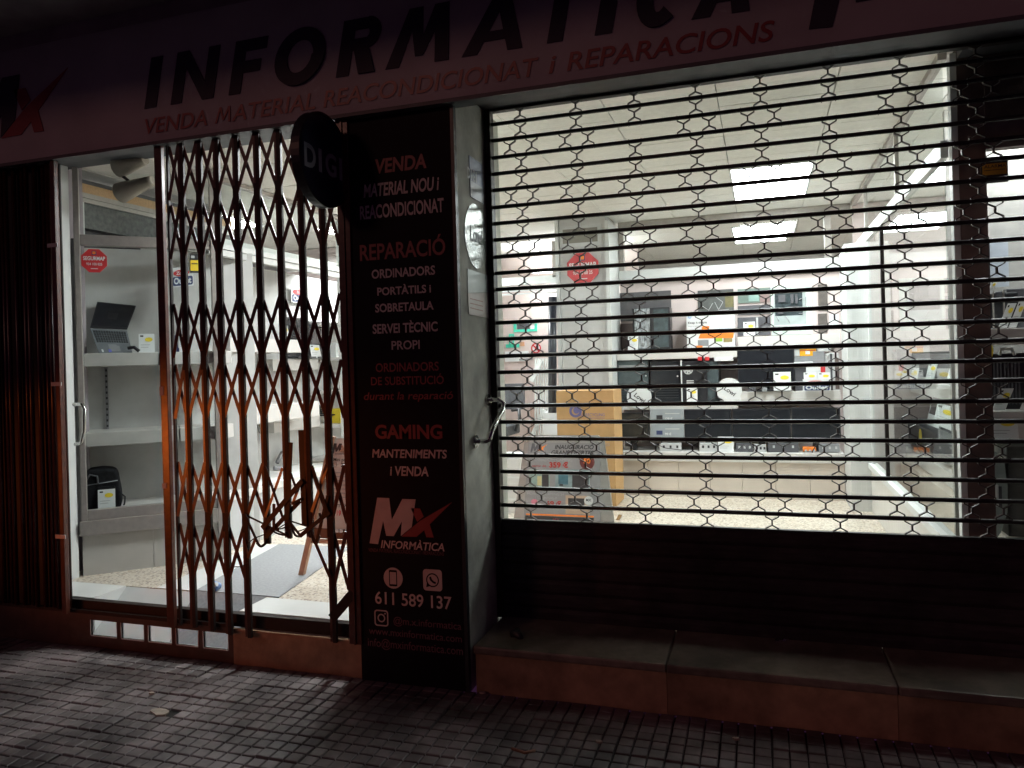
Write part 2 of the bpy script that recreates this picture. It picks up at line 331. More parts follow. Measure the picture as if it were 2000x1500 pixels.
for k, p in enumerate(([(0, 0), (.013, 0), (.027, .082), (.016, .082)], [(.016, .082), (.029, .082), (.056, .012), (.046, .012)], [(.046, .012), (.056, .012), (.084, .082), (.071, .082)], [(.073, .082), (.084, .082), (.098, 0), (.085, 0)])): mb.prism(FS, [q_(*v) for v in p], .003, .004 + .0002 * k)
mb.build('tagline', FRED, t)
logo(t, FS, -4.56, 2.872, .445, FLET, FRED, .005, 1.12)
logo(t, FS, .22, 2.872, .445, FLET, FRED, .005, 1.12)
# pillar and its black sign ----------------------------------------
mb = MB(); mb.box(-1.94, -1.372, .0, .645, -.03, 2.899)
one(mb, 'concrete_pillar', CONC, 'rough grey concrete pillar between the folding gate and the roller shutter', 'pillar')
PS = PYL(-.022)
t = thing('pillar_sign', 'tall narrow black sign panel with red and pale lines of Catalan words on the pillar', 'shop sign', (-1.66, -.02, -.02))
mb = MB(); mb.pbox(PS, -1.945, -1.385, -.018, 2.788, -.021, 0); mb.build('sign_board', PANELK, t)
mb = MB(); mb.pbox(PS, -1.383, -1.366, -.018, 2.788, -.026, .006); mb.build('sign_edge', BLACK, t)
def ptxt(s, u0, v0, u1, v1, m, bold=.024, shear=0.0, nm='lettering', cap=1.0):
    a0, b0, a1, b1 = PS.rect(u0, v0, u1, v1); text(t, nm, s, PS, (a0 + a1) / 2, b0, (b1 - b0) * cap, m, .0015, 'C', shear, bold, a1 - a0)
ptxt('VENDA', 733, 306, 833, 333, SRED, .03, .1); ptxt('MATERIAL NOU i', 710, 353, 858, 378, SWHT, shear=.15); ptxt('REACONDICIONAT', 703, 395, 867, 421, SWHT, .024)
ptxt('REPARACIÓ', 703, 472, 870, 503, SRED, .018); ptxt('ORDINADORS', 726, 523, 850, 540, SWHT, .024); ptxt('PORTÀTILS i', 737, 559, 842, 574, SWHT, .024); ptxt('SOBRETAULA', 733, 591, 847, 607, SWHT, .024)
ptxt('SERVEI TÈCNIC', 728, 631, 855, 649, SWHT, .024); ptxt('PROPI', 765, 665, 820, 682, SWHT, .014)
ptxt('ORDINADORS', 734, 708, 857, 725, SRED, .012); ptxt('DE SUBSTITUCIÓ', 725, 735, 867, 751, SRED, .008); ptxt('durant la reparació', 711, 765, 885, 780, SRED, .008, .18)
ptxt('GAMING', 733, 830, 864, 856, SRED, .03); ptxt('MANTENIMENTS', 727, 878, 873, 894, SWHT, .024, .12); ptxt('i VENDA', 762, 911, 837, 929, SWHT, .024, .1)
a0, b0, a1, b1 = PS.rect(721, 974, 884, 1066); logo(t, PS, a0, b0, b1 - b0, SWHT, SRED, .0015, (a1 - a0) / (b1 - b0) / 1.68 * .975)
ptxt('INFORMÀTICA', 744, 1058, 868, 1073, SWHT, .018, .2); ptxt('VENDA MATERIAL REACONDICIONAT i REPARACIONS', 720, 1074, 867, 1081, SDIM, 0)
ptxt('611 589 137', 733, 1160, 882, 1184, SWHT, .012, 0); ptxt('@m.x.informatica', 769, 1210, 901, 1224, SDIM, .004); ptxt('www.mxinformatica.com', 721, 1232, 902, 1246, SDIM, .004); ptxt('info@mxinformatica.com', 719, 1254, 904, 1270, SDIM, .004)
def ring(mb, P, a, b, ro, ri, c0, c1, n=28):
    for i in range(n):
        x, y = 2 * math.pi * i / n, 2 * math.pi * (i + 1) / n
        mb.prism(P, [(a + ro * math.cos(x), b + ro * math.sin(x)), (a + ro * math.cos(y), b + ro * math.sin(y)), (a + ri * math.cos(y), b + ri * math.sin(y)), (a + ri * math.cos(x), b + ri * math.sin(x))], c0, c1)
c = PS.px(768, 1129); mb = MB(); mb.prism(PS, ell(*c, .052, .052), 0, .0015); e = mb.build('phone_icon', SWHT, t)
mb = MB(); mb.prism(PS, rrect(c[0] - .022, c[1] - .04, c[0] + .022, c[1] + .04, .006), .001, .002); mb.build('phone_outline', PANELK, e)
mb = MB(); mb.prism(PS, [(c[0] - .017, c[1] - .03), (c[0] + .017, c[1] - .03), (c[0] + .017, c[1] + .03), (c[0] - .017, c[1] + .03)], .0015, .0026); mb.build('phone_screen', SWHT, e)
c = PS.px(845, 1133); mb = MB(); mb.prism(PS, rrect(c[0] - .05, c[1] - .052, c[0] + .05, c[1] + .052, .016), 0, .0015); e = mb.build('chat_icon', SWHT, t)
mb = MB(); ring(mb, PS, c[0], c[1], .034, .028, .001, .0022); mb.prism(PS, [(c[0] - .034, c[1] - .036), (c[0] - .014, c[1] - .03), (c[0] - .03, c[1] - .014)], .001, .0024)
mb.prism(PS, [(c[0] - .018, c[1] + .012), (c[0] - .008, c[1] + .018), (c[0] - .003, c[1] + .004), (c[0] + .006, c[1] - .005), (c[0] + .018, c[1] - .008), (c[0] + .016, c[1] - .018), (c[0] + .002, c[1] - .014), (c[0] - .012, c[1] - .002)], .001, .0023); mb.build('handset_mark', PANELK, e)
c = PS.px(745, 1207); mb = MB(); o_ = rrect(c[0] - .038, c[1] - .04, c[0] + .038, c[1] + .04, .014); i_ = rrect(c[0] - .032, c[1] - .034, c[0] + .032, c[1] + .034, .010)
for k in range(len(o_)): mb.prism(PS, [o_[k], o_[(k + 1) % len(o_)], i_[(k + 1) % len(o_)], i_[k]], 0, .0015)
ring(mb, PS, c[0], c[1], .021, .015, 0, .0015); mb.prism(PS, ell(c[0] + .021, c[1] + .023, .004, .004, 10), 0, .0015); mb.build('camera_icon', SWHT, t)
# round blade sign --------------------------------------------------
t = thing('blade_sign', 'round dark blue projecting sign with four pale capital letters beside the folding gate top', 'sign', (-2.0, -.2, 2.33))
BP = Pl((-1.965, 0, 0), (0, 1, 0)); mb = MB(); mb.prism(BP, ell(-.2, 2.547, .222, .222, 48), -.035, 0); mb.build('sign_disc', mat('blade_blue', (.014, .018, .05), .35, var=.1), t)
mb = MB(); ring(mb, BP, -.2, 2.547, .226, .215, -.04, .006, 48); mb.build('rim', BLACK, t)
for ch, yy, wd in (('D', -.33, .095), ('I', -.245, .028), ('G', -.15, .10), ('I', -.06, .028)): text(t, 'letter', ch, BP, yy, 2.485, .105, mat('blade_letter', (.45, .44, .50), .5), .002, 'C', 0, .03, wd)
mb = MB(); mb.box(-2.03, -1.985, .0, .03, 2.46, 2.62); mb.build('bracket', GATEK, t)
# stone ledge under the shutter ------------------------------------
t = thing('window_ledge', 'brown stone ledge running under the roller shutter, lit along its front edge', 'ledge', (.2, .2, -.02))
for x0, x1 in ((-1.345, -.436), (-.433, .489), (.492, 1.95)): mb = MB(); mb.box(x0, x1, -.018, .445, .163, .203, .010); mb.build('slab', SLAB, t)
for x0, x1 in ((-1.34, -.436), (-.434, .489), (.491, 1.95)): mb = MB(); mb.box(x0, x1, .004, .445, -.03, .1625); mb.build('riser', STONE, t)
# door threshold ----------------------------------------------------
t = thing('door_threshold', 'low brown metal threshold with a row of five lit openings under the folding gate', 'threshold', (-3.2, 0, -.03))
TP = PYL(.002); mb = MB()
holes = [(178, 228), (237, 281), (290, 335), (344, 387), (397, 445)]
zt, zb = .135, .046; xx = []
for u0, u1 in holes: xx += [PY(u0, 1230, .002).x, PY(u1, 1240, .002).x]
mb.pbox(TP, -5.40, xx[0], -.03, .17, -.012, 0); mb.pbox(TP, xx[9], -2.735, -.03, .17, -.012, 0)
mb.pbox(TP, xx[0], xx[9], zt, .17, -.012, 0); mb.pbox(TP, xx[0], xx[9], -.03, zb, -.012, 0)
for i in range(4): mb.pbox(TP, xx[1 + 2 * i], xx[2 + 2 * i], zb, zt, -.012, 0)
mb.build('vent_panel', mat('threshold_paint', (.055, .030, .024), .5, var=.3, scale=14, bump=.05), t)
for i in range(5):
    mb = MB(); a, b = xx[2 * i], xx[2 * i + 1]; mb.box(a - .003, a, .0, .022, zb, zt); mb.box(b, b + .003, .0, .022, zb, zt); mb.box(a, b, .0, .022, zb - .004, zb); mb.build('opening_edge', WHITE, t)
mb = MB(); mb.box(-2.733, -1.948, .002, .0118, -.03, .155); mb.build('riser', STONE, t)
mb = MB(); mb.box(-2.733, -1.948, -.009, .0118, .157, .169, .003); mb.build('nosing', STONE, t)
mb = MB(); mb.box(-4.3, -1.962, .020, .062, .171, .238); mb.build('gate_track', GATEK, t)
mb = MB(); mb.box(-5.40, -2.735, -.008, .0118, .1705, .19); mb.build('top_strip', GATEK, t)

# ================================================================== FOLDING GATE
GY = -.022; GP_ = PYL(GY)
t = thing('folding_gate', 'brown steel folding lattice gate, half open and broken near the bottom, across the doorway', 'gate', (-2.6, GY, .15))
def vbar(x, z0, z1, w=.037, nm='bar'):
    mb = MB(); mb.box(x - w / 2, x - .004, GY - .009, GY + .009, z0, z1, .002); e = mb.build(nm, GATE, t)
    mb = MB(); mb.box(x - .003, x + w / 2 + .001, GY - .011, GY + .007, z0 - .004, z1 - .002, .002); mb.build('channel', GATEK, e)
GX = [PY(u, 600, GY).x for u in (336, 362, 397, 431, 469, 510, 551.6, 594, 635, 672)]
zg = lambda v: PY(452, v, GY).z
XZ = [zg(v) for v in (324, 442, 641, 763, 958, 1081)]
HH = (XZ[0] - XZ[1]) / 2 - .012
x0 = PY(321, 600, GY).x; mb = MB(); mb.box(x0 - .030, x0 + .018, GY - .014, GY + .012, .155, 2.85, .003); e = mb.build('lock_stile', GATE, t)
mb = MB(); mb.box(x0 - .034, x0 - .006, GY - .017, GY - .0142, zg(770), zg(752)); mb.box(x0 - .034, x0 - .006, GY - .017, GY - .0142, zg(957), zg(946)); mb.build('latch_plate', LGREY, e)
mb = MB(); mb.box(GX[0] - .006, GX[0] + .006, GY - .010, GY + .008, .17, 2.85, .002); mb.build('bar', GATEK, t)
for i in range(1, 9):
    zb = {5: zg(1056), 6: zg(1044), 7: zg(1040)}.get(i, [0, .165, .155, .145, .14, 0, 0, 0, .16][i])
    vbar(GX[i], zb, 2.85)
mb = MB(); x1 = GX[9] + .02; mb.box(x1 - .036, x1 + .034, GY - .012, GY + .010, .16, 2.85, .003); mb.box(x1 - .004, x1 + .004, GY - .02, GY - .0125, .16, 2.85); mb.build('jamb_stile', GATE, t)
BROKEN = {(4, 5), (5, 5), (6, 5), (7, 5), (5, 4), (6, 4)}
for i in range(9):
    xa = GX[i] + .008; xb = GX[i + 1] - (.010 if i < 8 else .018)
    for k in range(6):
        if (i, k) in BROKEN: continue
        zc = XZ[k]
        for s_ in (1, -1):
            mb = MB(); mb.bar((xa, GY - .003 + .006 * s_, zc + s_ * HH), (xb, GY - .003 + .006 * s_, zc - s_ * HH), .020, .003)
            mb.build('lattice_strip', GATE, t)
    if i < 8:
        for k in (0, 2, 4):
            if i + 1 in (5, 6, 7) and k == 4: continue
            mb = MB(); zc = (XZ[k] + XZ[k + 1]) / 2; mb.box(GX[i + 1] - .017, GX[i + 1] + .018, GY - .0125, GY - .0105, zc - .05, zc + .05); mb.build('hinge_plate', GATEK, t)
def q3(x, y): return 300 + x / 5, 830 + y / 5
BENT = [((1450, 545), (1060, 1010), .034, 0, GATEK), ((1420, 600), (1355, 780), .020, .01, GATE), ((1335, 170), (1300, 940), .040, .012, GATEK), ((1440, 50), (1475, 980), .042, .02, GATEK),
        ((1720, 850), (1430, 1085), .026, .0, GATEK), ((1690, 420), (1545, 850), .022, .012, GATE), ((1545, 400), (1700, 850), .020, .0, GATEK), ((895, 880), (1030, 1180), .018, -.005, GATEK), ((880, 870), (1300, 1075), .012, .006, GATEK), ((1430, 740), (1095, 1100), .030, .018, GATEK),
        ((1085, 400), (1260, 900), .018, 0, GATEK), ((1260, 420), (1090, 900), .018, .008, GATE), ((1310, 930), (1500, 990), .009, .0, GATEK), ((1700, 690), (1590, 1150), .022, .004, GATEK),
        ((1340, 960), (1440, 1090), .016, .004, GATEK), ((1580, 1150), (1720, 1480), .022, 0, GATE), ((1530, 1020), (1585, 1160), .022, .008, GATEK), ((1175, 770), (1175, 1010), .022, .01, GATEK), ((1000, 1100), (920, 1300), .020, .0, GATE), ((885, 1110), (925, 1290), .014, .006, GATE), ((1290, 1000), (1180, 1030), .009, .0, GATEK), ((1330, 450), (1385, 600), .016, -.004, GATEK), ((1620, 860), (1640, 920), .016, 0, GATEK), ((1445, 720), (1350, 770), .016, 0, GATEK)]
for p, q, wd, dy, m in BENT:
    a = PY(*q3(*p), GY + dy - .02); b = PY(*q3(*q), GY + dy * .3 - .02); mb = MB(); mb.bar(a, b, wd * .8, .004, (.12, 1, 0)); mb.build('bent_strip', m, t)
def curve(pts, y, n=8):
    P = [PY(*q3(*p), y) for p in pts]; o = []
    for i in range(len(P) - 1):
        a, b, c, d = P[max(i - 1, 0)], P[i], P[i + 1], P[min(i + 2, len(P) - 1)]
        for k in range(n):
            s_ = k / n; o.append(.5 * ((2 * b) + (c - a) * s_ + (2 * a - 5 * b + 4 * c - d) * s_ ** 2 + (3 * b - a - 3 * c + d) * s_ ** 3))
    return o + [P[-1]]
for pts, r in (([(1100, 1100), (1095, 1150), (1050, 1185), (1010, 1150)], .007), ([(1340, 960), (1380, 1070), (1440, 1085), (1490, 1040)], .006), ([(750, 1388), (850, 1380), (925, 1345)], .0025), ([(910, 1180), (980, 1110), (1160, 1040), (1300, 960)], .003), ([(1330, 1010), (1420, 1035), (1520, 990)], .003), ([(1540, 1040), (1560, 1120), (1590, 1160), (1620, 1080)], .007), ([(1110, 990), (1190, 1050), (1280, 1075), (1300, 1040)], .005)):
    mb = MB(); mb.tube(curve(pts, GY - .012), r); mb.build('bent_wire', GATEK, t)
mb = MB(); mb.bar(PY(690, 1158, GY - .01), PY(648, 1208, GY - .01), .05, .006); mb.build('foot_brace', GATEK, t)
# folded stack of the other leaf
RIBM = mat('gate_rib_paint', (.040, .012, .009), .28, 0, var=.3, scale=30)
t = thing('folded_gate', 'dark brown gate leaf folded into a tight stack of ribs at the door edge', 'gate', (-4.2, GY, .19))
xa, xb = -4.75, PY(124, 700, GY).x; n = 17
for i in range(n):
    x = xa + (xb - xa - .03) * i / (n - 1); mb = MB(); mb.tube([(x, GY + .01 * ((i * 7) % 3), .19), (x, GY + .01 * ((i * 7) % 3), 2.83)], .013, 10); mb.build('rib', RIBM, t)
mb = MB(); mb.box(xb - .030, xb, GY - .03, GY - .002, .175, 2.83, .003); mb.build('end_stile', GATE, t)
mb = MB(); mb.box(xa, xb - .03, GY + .034, GY + .042, .19, 2.83); mb.build('backing', GATEK, t)
for z in (.62, 1.5, 2.3): mb = MB(); mb.box(xb - .06, xb + .016, GY - .035, GY - .031, z - .01, z + .012); mb.build('hinge_plate', LGREY, t)

# ================================================================== ROLLER SHUTTER
SY = .43; SP = PYL(SY)
t = thing('roller_shutter', 'roller shutter of thin dark horizontal rods joined by hexagon links above solid slats', 'shutter', (.3, SY, .2))
mb = MB(); mb.box(-1.366, -1.333, SY - .03, SY + .03, .204, 2.899, .003); mb.build('guide_rail', GATEK, t)
mb = MB(); mb.box(1.90, 1.94, SY - .03, SY + .03, .204, 2.899, .003); mb.build('guide_rail', GATEK, t)
ZT, DZ, NB = 2.822, .0881, 24
ZBAR = [ZT - DZ * k for k in range(NB)]
for k, z in enumerate(ZBAR): mb = MB(); mb.tube([(-1.34, SY, z + .002 * math.sin(k * 2.1)), (-.2, SY, z), (.7, SY, z + .0025 * math.sin(k * 1.3)), (1.92, SY, z)], .0106, 8); mb.build('rod', SHUT, t)
mb = MB(); mb.box(-1.335, 1.905, SY - .02, SY + .02, 2.885, 2.899); mb.build('top_rail', GATEK, t)
ZS = ZBAR[-1] - DZ * .98; prof = []; z = ZS; mb = MB()
while z > .21:
    zz = max(z - .075, .204)
    pts = [(SY - .004, z), (SY - .014, z - .02), (SY - .014, z - .055), (SY - .004, zz + .004), (SY - .002, zz)]
    for (ya, za), (yb, zb_) in zip(pts[:-1], pts[1:]): mb.slab([(-1.333, ya, za), (1.9, ya, za), (1.9, yb, zb_), (-1.333, yb, zb_)], (0, .003, 0))
    z = zz
mb.build('slat_panel', SLAT, t)
mb = MB(); mb.box(-1.333, 1.9, SY - .012, SY + .016, ZS, ZS + .012); mb.build('slat_edge', SHUT, t)
def link(mb, x, zt, zb, top=True):
    """one pressed steel link: two arms hooked on the upper rod, a stem, two arms hooked on the lower rod"""
    hw, h = .0305, zt - zb; y = SY; yh = SY
    zc1, zc2 = zt - h * .36, zb + h * .36
    for sx in (-1, 1):
        L = [(x, zc1), (x + sx * hw, zt - h * .17), (x + sx * hw, zt + .010)]
        for (xa, za), (xb, zb_) in zip(L[:-1], L[1:]): mb.bar((xa, y, za), (xb, y, zb_), .0044, .016)
        L = [(x, zc2), (x + sx * hw, zb + h * .17), (x + sx * hw, zb - .010)]
        for (xa, za), (xb, zb_) in zip(L[:-1], L[1:]): mb.bar((xa, y, za), (xb, y, zb_), .0044, .016)
    mb.bar((x, y, zc1 + .002), (x, y, zc2 - .002), .007, .016)
ZL = [ZT + DZ * .92] + ZBAR + [ZS]
LK = []
for c_ in range(11):
    xc = -1.173 + .3005 * c_
    for r in range(len(ZL) - 1):
        ph = r % 3
        if ph == 2:
            if c_ in (2, 5) and r == 2: continue
            LK += [(xc - .0605, ZL[r], ZL[r + 1]), (xc + .0605, ZL[r], ZL[r + 1])]
        else: LK.append((xc, ZL[r], ZL[r + 1]))
LK.sort(key=lambda q: (Vector((q[0], SY, q[1])) - CAM).length)
inv = [q for q in LK if q[0] < 1.35]; near, far = inv[:100], inv[100:]
for q in near: mb = MB(); link(mb, *q); mb.build('link', LINK, t)
mb = MB()
for q in far: link(mb, *q)
mb.build('link', LINK, t, kind='stuff')

# ================================================================== SHOP SHELL
LE = mat('lamp_diffuser', (.9, .9, .9), .6, var=0, emit=(.94, .99, 1, 27))
LE2 = mat('added_lamp_diffuser', (.9, .9, .9), .6, var=0, emit=(.94, .99, 1, 82))  # stronger glow for the added, unseen entrance panels
def light(cx, cy, label, z=CEIL, sx=.575, sy=1.2, m=LE):
    t = thing('ceiling_light', label, 'ceiling light', (cx, cy, z - .03), 'square light panels in the shop ceiling')
    mb = MB(); mb.box(cx - sx / 2, cx + sx / 2, cy - sy / 2, cy + sy / 2, z - .006, z - .003); mb.build('diffuser', m, t)
    mb = MB(); f = .018
    for a, b, c, d in ((-sx / 2 - f, sx / 2 + f, -sy / 2 - f, -sy / 2), (-sx / 2 - f, sx / 2 + f, sy / 2, sy / 2 + f), (-sx / 2 - f, -sx / 2, -sy / 2, sy / 2), (sx / 2, sx / 2 + f, -sy / 2, sy / 2)): mb.box(cx + a, cx + b, cy + c, cy + d, z - .012, z - .002)
    mb.build('frame', FRAME, t)
light(.11, 3.15, 'large bright ceiling light panel nearest the roller shutter')
light(.03, 5.85, 'smaller looking ceiling light panel seen beyond the back transom window')
light(-4.87, 2.6, 'ceiling light panel glowing behind the folding gate', CEIL, .6, .6)
light(-2.12, .95, 'added ceiling light panel just inside the entrance, hidden behind the black pillar sign', CEIL, .32, .75, LE2)  # unseen panel, added to brighten the entrance display
light(-3.36, 3.85, 'added ceiling light panel deep in the entrance, hidden behind the black pillar sign', CEIL, .36, 1.2, LE2)  # unseen panel, added for light spilling out through the threshold openings
light(-2.2, 5.5, 'added light panel over the back room doorway, standing in for a reflection', 2.66, .9, .35)  # panel added in place of a bright reflection in the transom glass
light(1.95, 3.0, 'added ceiling light panel, out of view, over the glazed showcase at the right')  # added out of view to light the showcase
light(1.45, 1.05, 'added ceiling light panel, out of view, over the far right window goods', CEIL - .08, .5, .5)  # hidden by the header board, put in so the goods below are lit
# back partition ----------------------------------------------------
mb = MB(); mb.box(-1.36, .85, 4.40, 4.46, ZF, 2.34); mb.box(.852, 3.2, 4.40, 4.46, ZF, 2.955); mb.box(-6.2, -2.95, 4.40, 4.46, ZF, 2.955); struct(mb, 'wall_back', mat('back_wall', (.60, .51, .49), .6, var=.04, scale=1.5))
t = thing('back_transom', 'white framed transom window above the back shelves, ceiling light seen through it', 'window', (-.3, 4.4, 2.34))
mb = MB(); mb.box(-1.36, .83, 4.33, 4.45, 2.342, 2.455, .004); mb.build('beam', FRAME, t)
mb = MB(); mb.box(-1.36, .83, 4.36, 4.44, 2.90, 2.957); mb.box(-1.36, -1.31, 4.36, 4.44, 2.456, 2.899); mb.box(.60, .66, 4.36, 4.44, 2.456, 2.899); mb.build('frame', ALU, t)
mb = MB(); mb.add([(-1.31, 4.40, 2.456), (.60, 4.40, 2.456), (.60, 4.40, 2.9), (-1.31, 4.40, 2.9)], [(0, 1, 2, 3)]); mb.build('pane', GL, t)
# grey column -------------------------------------------------------
mb = MB(); mb.box(-1.865, -1.405, 3.9, 4.42, ZF, 2.955); one(mb, 'grey_column', GREYL, 'pale grey square column inside the shop carrying a red octagon sign', 'column')
mb = MB(); mb.box(-1.40, -1.364, 3.86, 4.39, ZF, 2.90); mb.box(-1.905, -1.87, 3.88, 4.39, ZF, 2.955); one(mb, 'door_trim', FRAME, 'white upright trim strips on both edges of the grey column', 'trim')
# back counter ------------------------------------------------------
t = thing('back_counter', 'long low white counter with beige base panels along the back wall', 'counter', (-.34, 4.1, ZF))
mb = MB(); mb.box(-1.355, .68, 3.9, 4.395, .575, .662, .004); mb.build('worktop', SHELF, t)
for i in range(7): mb = MB(); x = -1.35 + i * .29; mb.box(x, x + .287, 3.925, 4.38, ZF, .574); mb.build('base_panel', BASEP, t)
mb = MB(); mb.box(.683, .845, 3.46, 3.95, ZF, 2.46, .004)
for a in (.72, .76, .80): mb.box(a, a + .006, 3.4565, 3.4601, ZF, 2.455)
one(mb, 'corner_post', FRAME, 'white fluted corner post where the back counter meets the glass partition', 'post')
# glass partition ---------------------------------------------------
t = thing('glass_partition', 'white framed glass partition running back from the shutter along the right of the shop', 'partition', (.85, 2.4, ZF))
mb = MB(); mb.box(.835, .865, .66, 3.45, ZF, .60); mb.build('base_panel', mat('partition_base', (.62, .60, .56), .5, var=.05), t)
mb = MB(); mb.box(.815, .885, .66, 3.45, .601, .645, .004); mb.build('sill', FRAME, t)
mb = MB(); mb.box(.832, .866, .66, 4.33, 2.462, 2.545, .004); mb.build('beam', FRAME, t)
mb = MB(); mb.box(.866, .894, .60, .655, ZF, 2.93, .003); mb.build('post', FRAME, t)
for y, z0, z1, m in ((2.67, .646, 2.46, GATEK), (3.40, .646, 2.46, FRAME), (3.46, 2.546, 2.955, ALU), (1.97, 2.546, 2.955, ALU)): mb = MB(); mb.box(.838, .862, y - .018, y + .018, z0, z1); mb.build('mullion', m, t)
mb = MB(); mb.box(.83, .87, .66, 4.33, 2.925, 2.957); mb.build('top_rail', ALU, t)
for y0, y1, z0, z1 in ((.66, 2.65, .646, 2.46), (2.69, 3.38, .646, 2.46), (.66, 1.95, 2.546, 2.924), (1.99, 3.44, 2.546, 2.924)): mb = MB(); mb.add([(.85, y0, z0), (.85, y1, z0), (.85, y1, z1), (.85, y0, z1)], [(0, 1, 2, 3)]); mb.build('pane', GP, t)
mb = MB(); mb.box(.862, .885, 2.66, 2.70, .46, .49); mb.box(.838, .862, 2.655, 2.69, .43, .52); mb.build('lock', BLACK, t)
mb = MB(); mb.box(.896, 1.005, .6005, .72, ZF - .03, 2.955); one(mb, 'brown_column', BROWN, 'dark brown upright column behind the shutter, right of the glass partition', 'column')
mb = MB(); mb.box(1.006, 1.95, .60, .66, 2.47, 2.958); one(mb, 'header_board', BROWN, 'dark brown header board above the far right window', 'board')
t = thing('shop_window', 'large clear shop window close behind the roller shutter', 'window', (.2, .58, .2))
for x0, x1 in ((-1.37, .866), (1.006, 1.95)): mb = MB(); mb.add([(x0, .575, .25), (x1, .575, .25), (x1, .575, 2.9), (x0, .575, 2.9)], [(0, 1, 2, 3)]); mb.build('pane', GL, t)
mb = MB(); mb.box(-1.37, .905, .555, .60, .204, .25); mb.box(1.006, 1.95, .555, .60, .204, .25); mb.build('frame', ALU, t)

# ================================================================== GOODS HELPERS
def B(u0, v0, u1, v1, y, d, bev=0, mb=None, P=None):
    P = P or PYL(y); a0, b0, a1, b1 = P.rect(u0, v0, u1, v1); mb = mb or MB(); mb.pbox(P, a0, a1, b0, b1, -d, 0, bev); return mb
def badge(parent, P, a, b, ra, rb, c=.003):
    mb = MB(); mb.prism(P, ell(a, b, ra, rb, 18), c * .3, c); e = mb.build('price_badge', YEL, parent)
def card(P, u0, v0, u1, v1, label, tilt=0, dep=.02, parent=None):
    """white price card: small dark logo, yellow oval, two faint lines of print"""
    a0, b0, a1, b1 = P.rect(u0, v0, u1, v1); w_, h_ = a1 - a0, b1 - b0; Q = Pl(P.p(a0, b0, 0), P.x, P.z + P.n * (-.18) + P.x * tilt)
    mb = MB(); mb.pbox(Q, 0, w_, 0, h_, -.003, 0); o = one(mb, 'price_card', CARD, label, 'price card', 'white price cards with yellow ovals')
    badge(o, Q, w_ * .64, h_ * .70, w_ * .25, h_ * .11)
    mb = MB(); mb.pbox(Q, w_ * .10, w_ * .30, h_ * .84, h_ * .92, .0005, .002); mb.build('logo_mark', INK, o)
    mb = MB(); mb.pbox(Q, w_ * .12, w_ * .7, h_ * .42, h_ * .44, .0005, .0016); mb.pbox(Q, w_ * .12, w_ * .6, h_ * .30, h_ * .32, .0005, .0016); mb.build('print_line', INKG, o); return o
def shelf(u0, v0, u1, v1, y, d, label, P=None, m=None):
    return one(B(u0, v0, u1, v1, y, d, .004, P=P), 'wall_shelf', m or SHELF, label, 'shelf', 'thick white wall shelves')
def tower(u0, v0, u1, v1, y, d, label, front=DGREY, split=None):
    P = PYL(y); a0, b0, a1, b1 = P.rect(u0, v0, u1, v1); t = thing('computer_tower', label, 'computer', P.p((a0 + a1) / 2, b0, -d / 2), 'computer towers on the back shelves')
    mb = MB(); mb.pbox(P, a0, a1, b0, b1, -d, 0, .006); mb.build('case', BLACK, t)
    mb = MB(); mb.pbox(P, a0 + .008, a1 - .008, b0 + .01, b1 - .01, .001, .010, .003); mb.build('front_panel', front, t)
    h = b1 - b0
    mb = MB(); mb.pbox(P, a0 + .02, a1 - .02, b1 - h * .2, b1 - h * .12, .0105, .013); mb.build('drive_bay', MGREY, t)
    mb = MB(); mb.prism(P, ell(a1 - .03, b0 + h * .62, .008, .008, 12), .0102, .014); mb.build('power_button', LGREY, t)
    mb = MB()
    for k in range(6): mb.pbox(P, a0 + .025, a1 - .025, b0 + h * (.10 + .06 * k), b0 + h * (.12 + .06 * k), .0103, .0115)
    mb.build('grille', BLACK, t); return t
def monitor(u0, v0, u1, v1, y, label, base=None, m=SCREEN, cat='monitor', name='computer_monitor'):
    P = PYL(y); a0, b0, a1, b1 = P.rect(u0, v0, u1, v1); t = thing(name, label, cat, P.p((a0 + a1) / 2, b0, -.03), 'computer monitors along the back')
    mb = MB(); mb.pbox(P, a0, a1, b0, b1, -.03, 0, .004); mb.build('housing', BLACK, t)
    mb = MB(); mb.pbox(P, a0 + .012, a1 - .012, b0 + .02, b1 - .012, .0005, .003); mb.build('screen', m, t)
    if base is not None:
        ac = (a0 + a1) / 2; mb = MB(); mb.pbox(P, ac - .03, ac + .03, base + .012, b0 + .05, -.055, -.0305); mb.build('neck', BLACK, t)
        mb = MB(); mb.pbox(P, ac - .10, ac + .10, base, base + .012, -.10, .05, .004); mb.build('foot', BLACK, t)
    return t
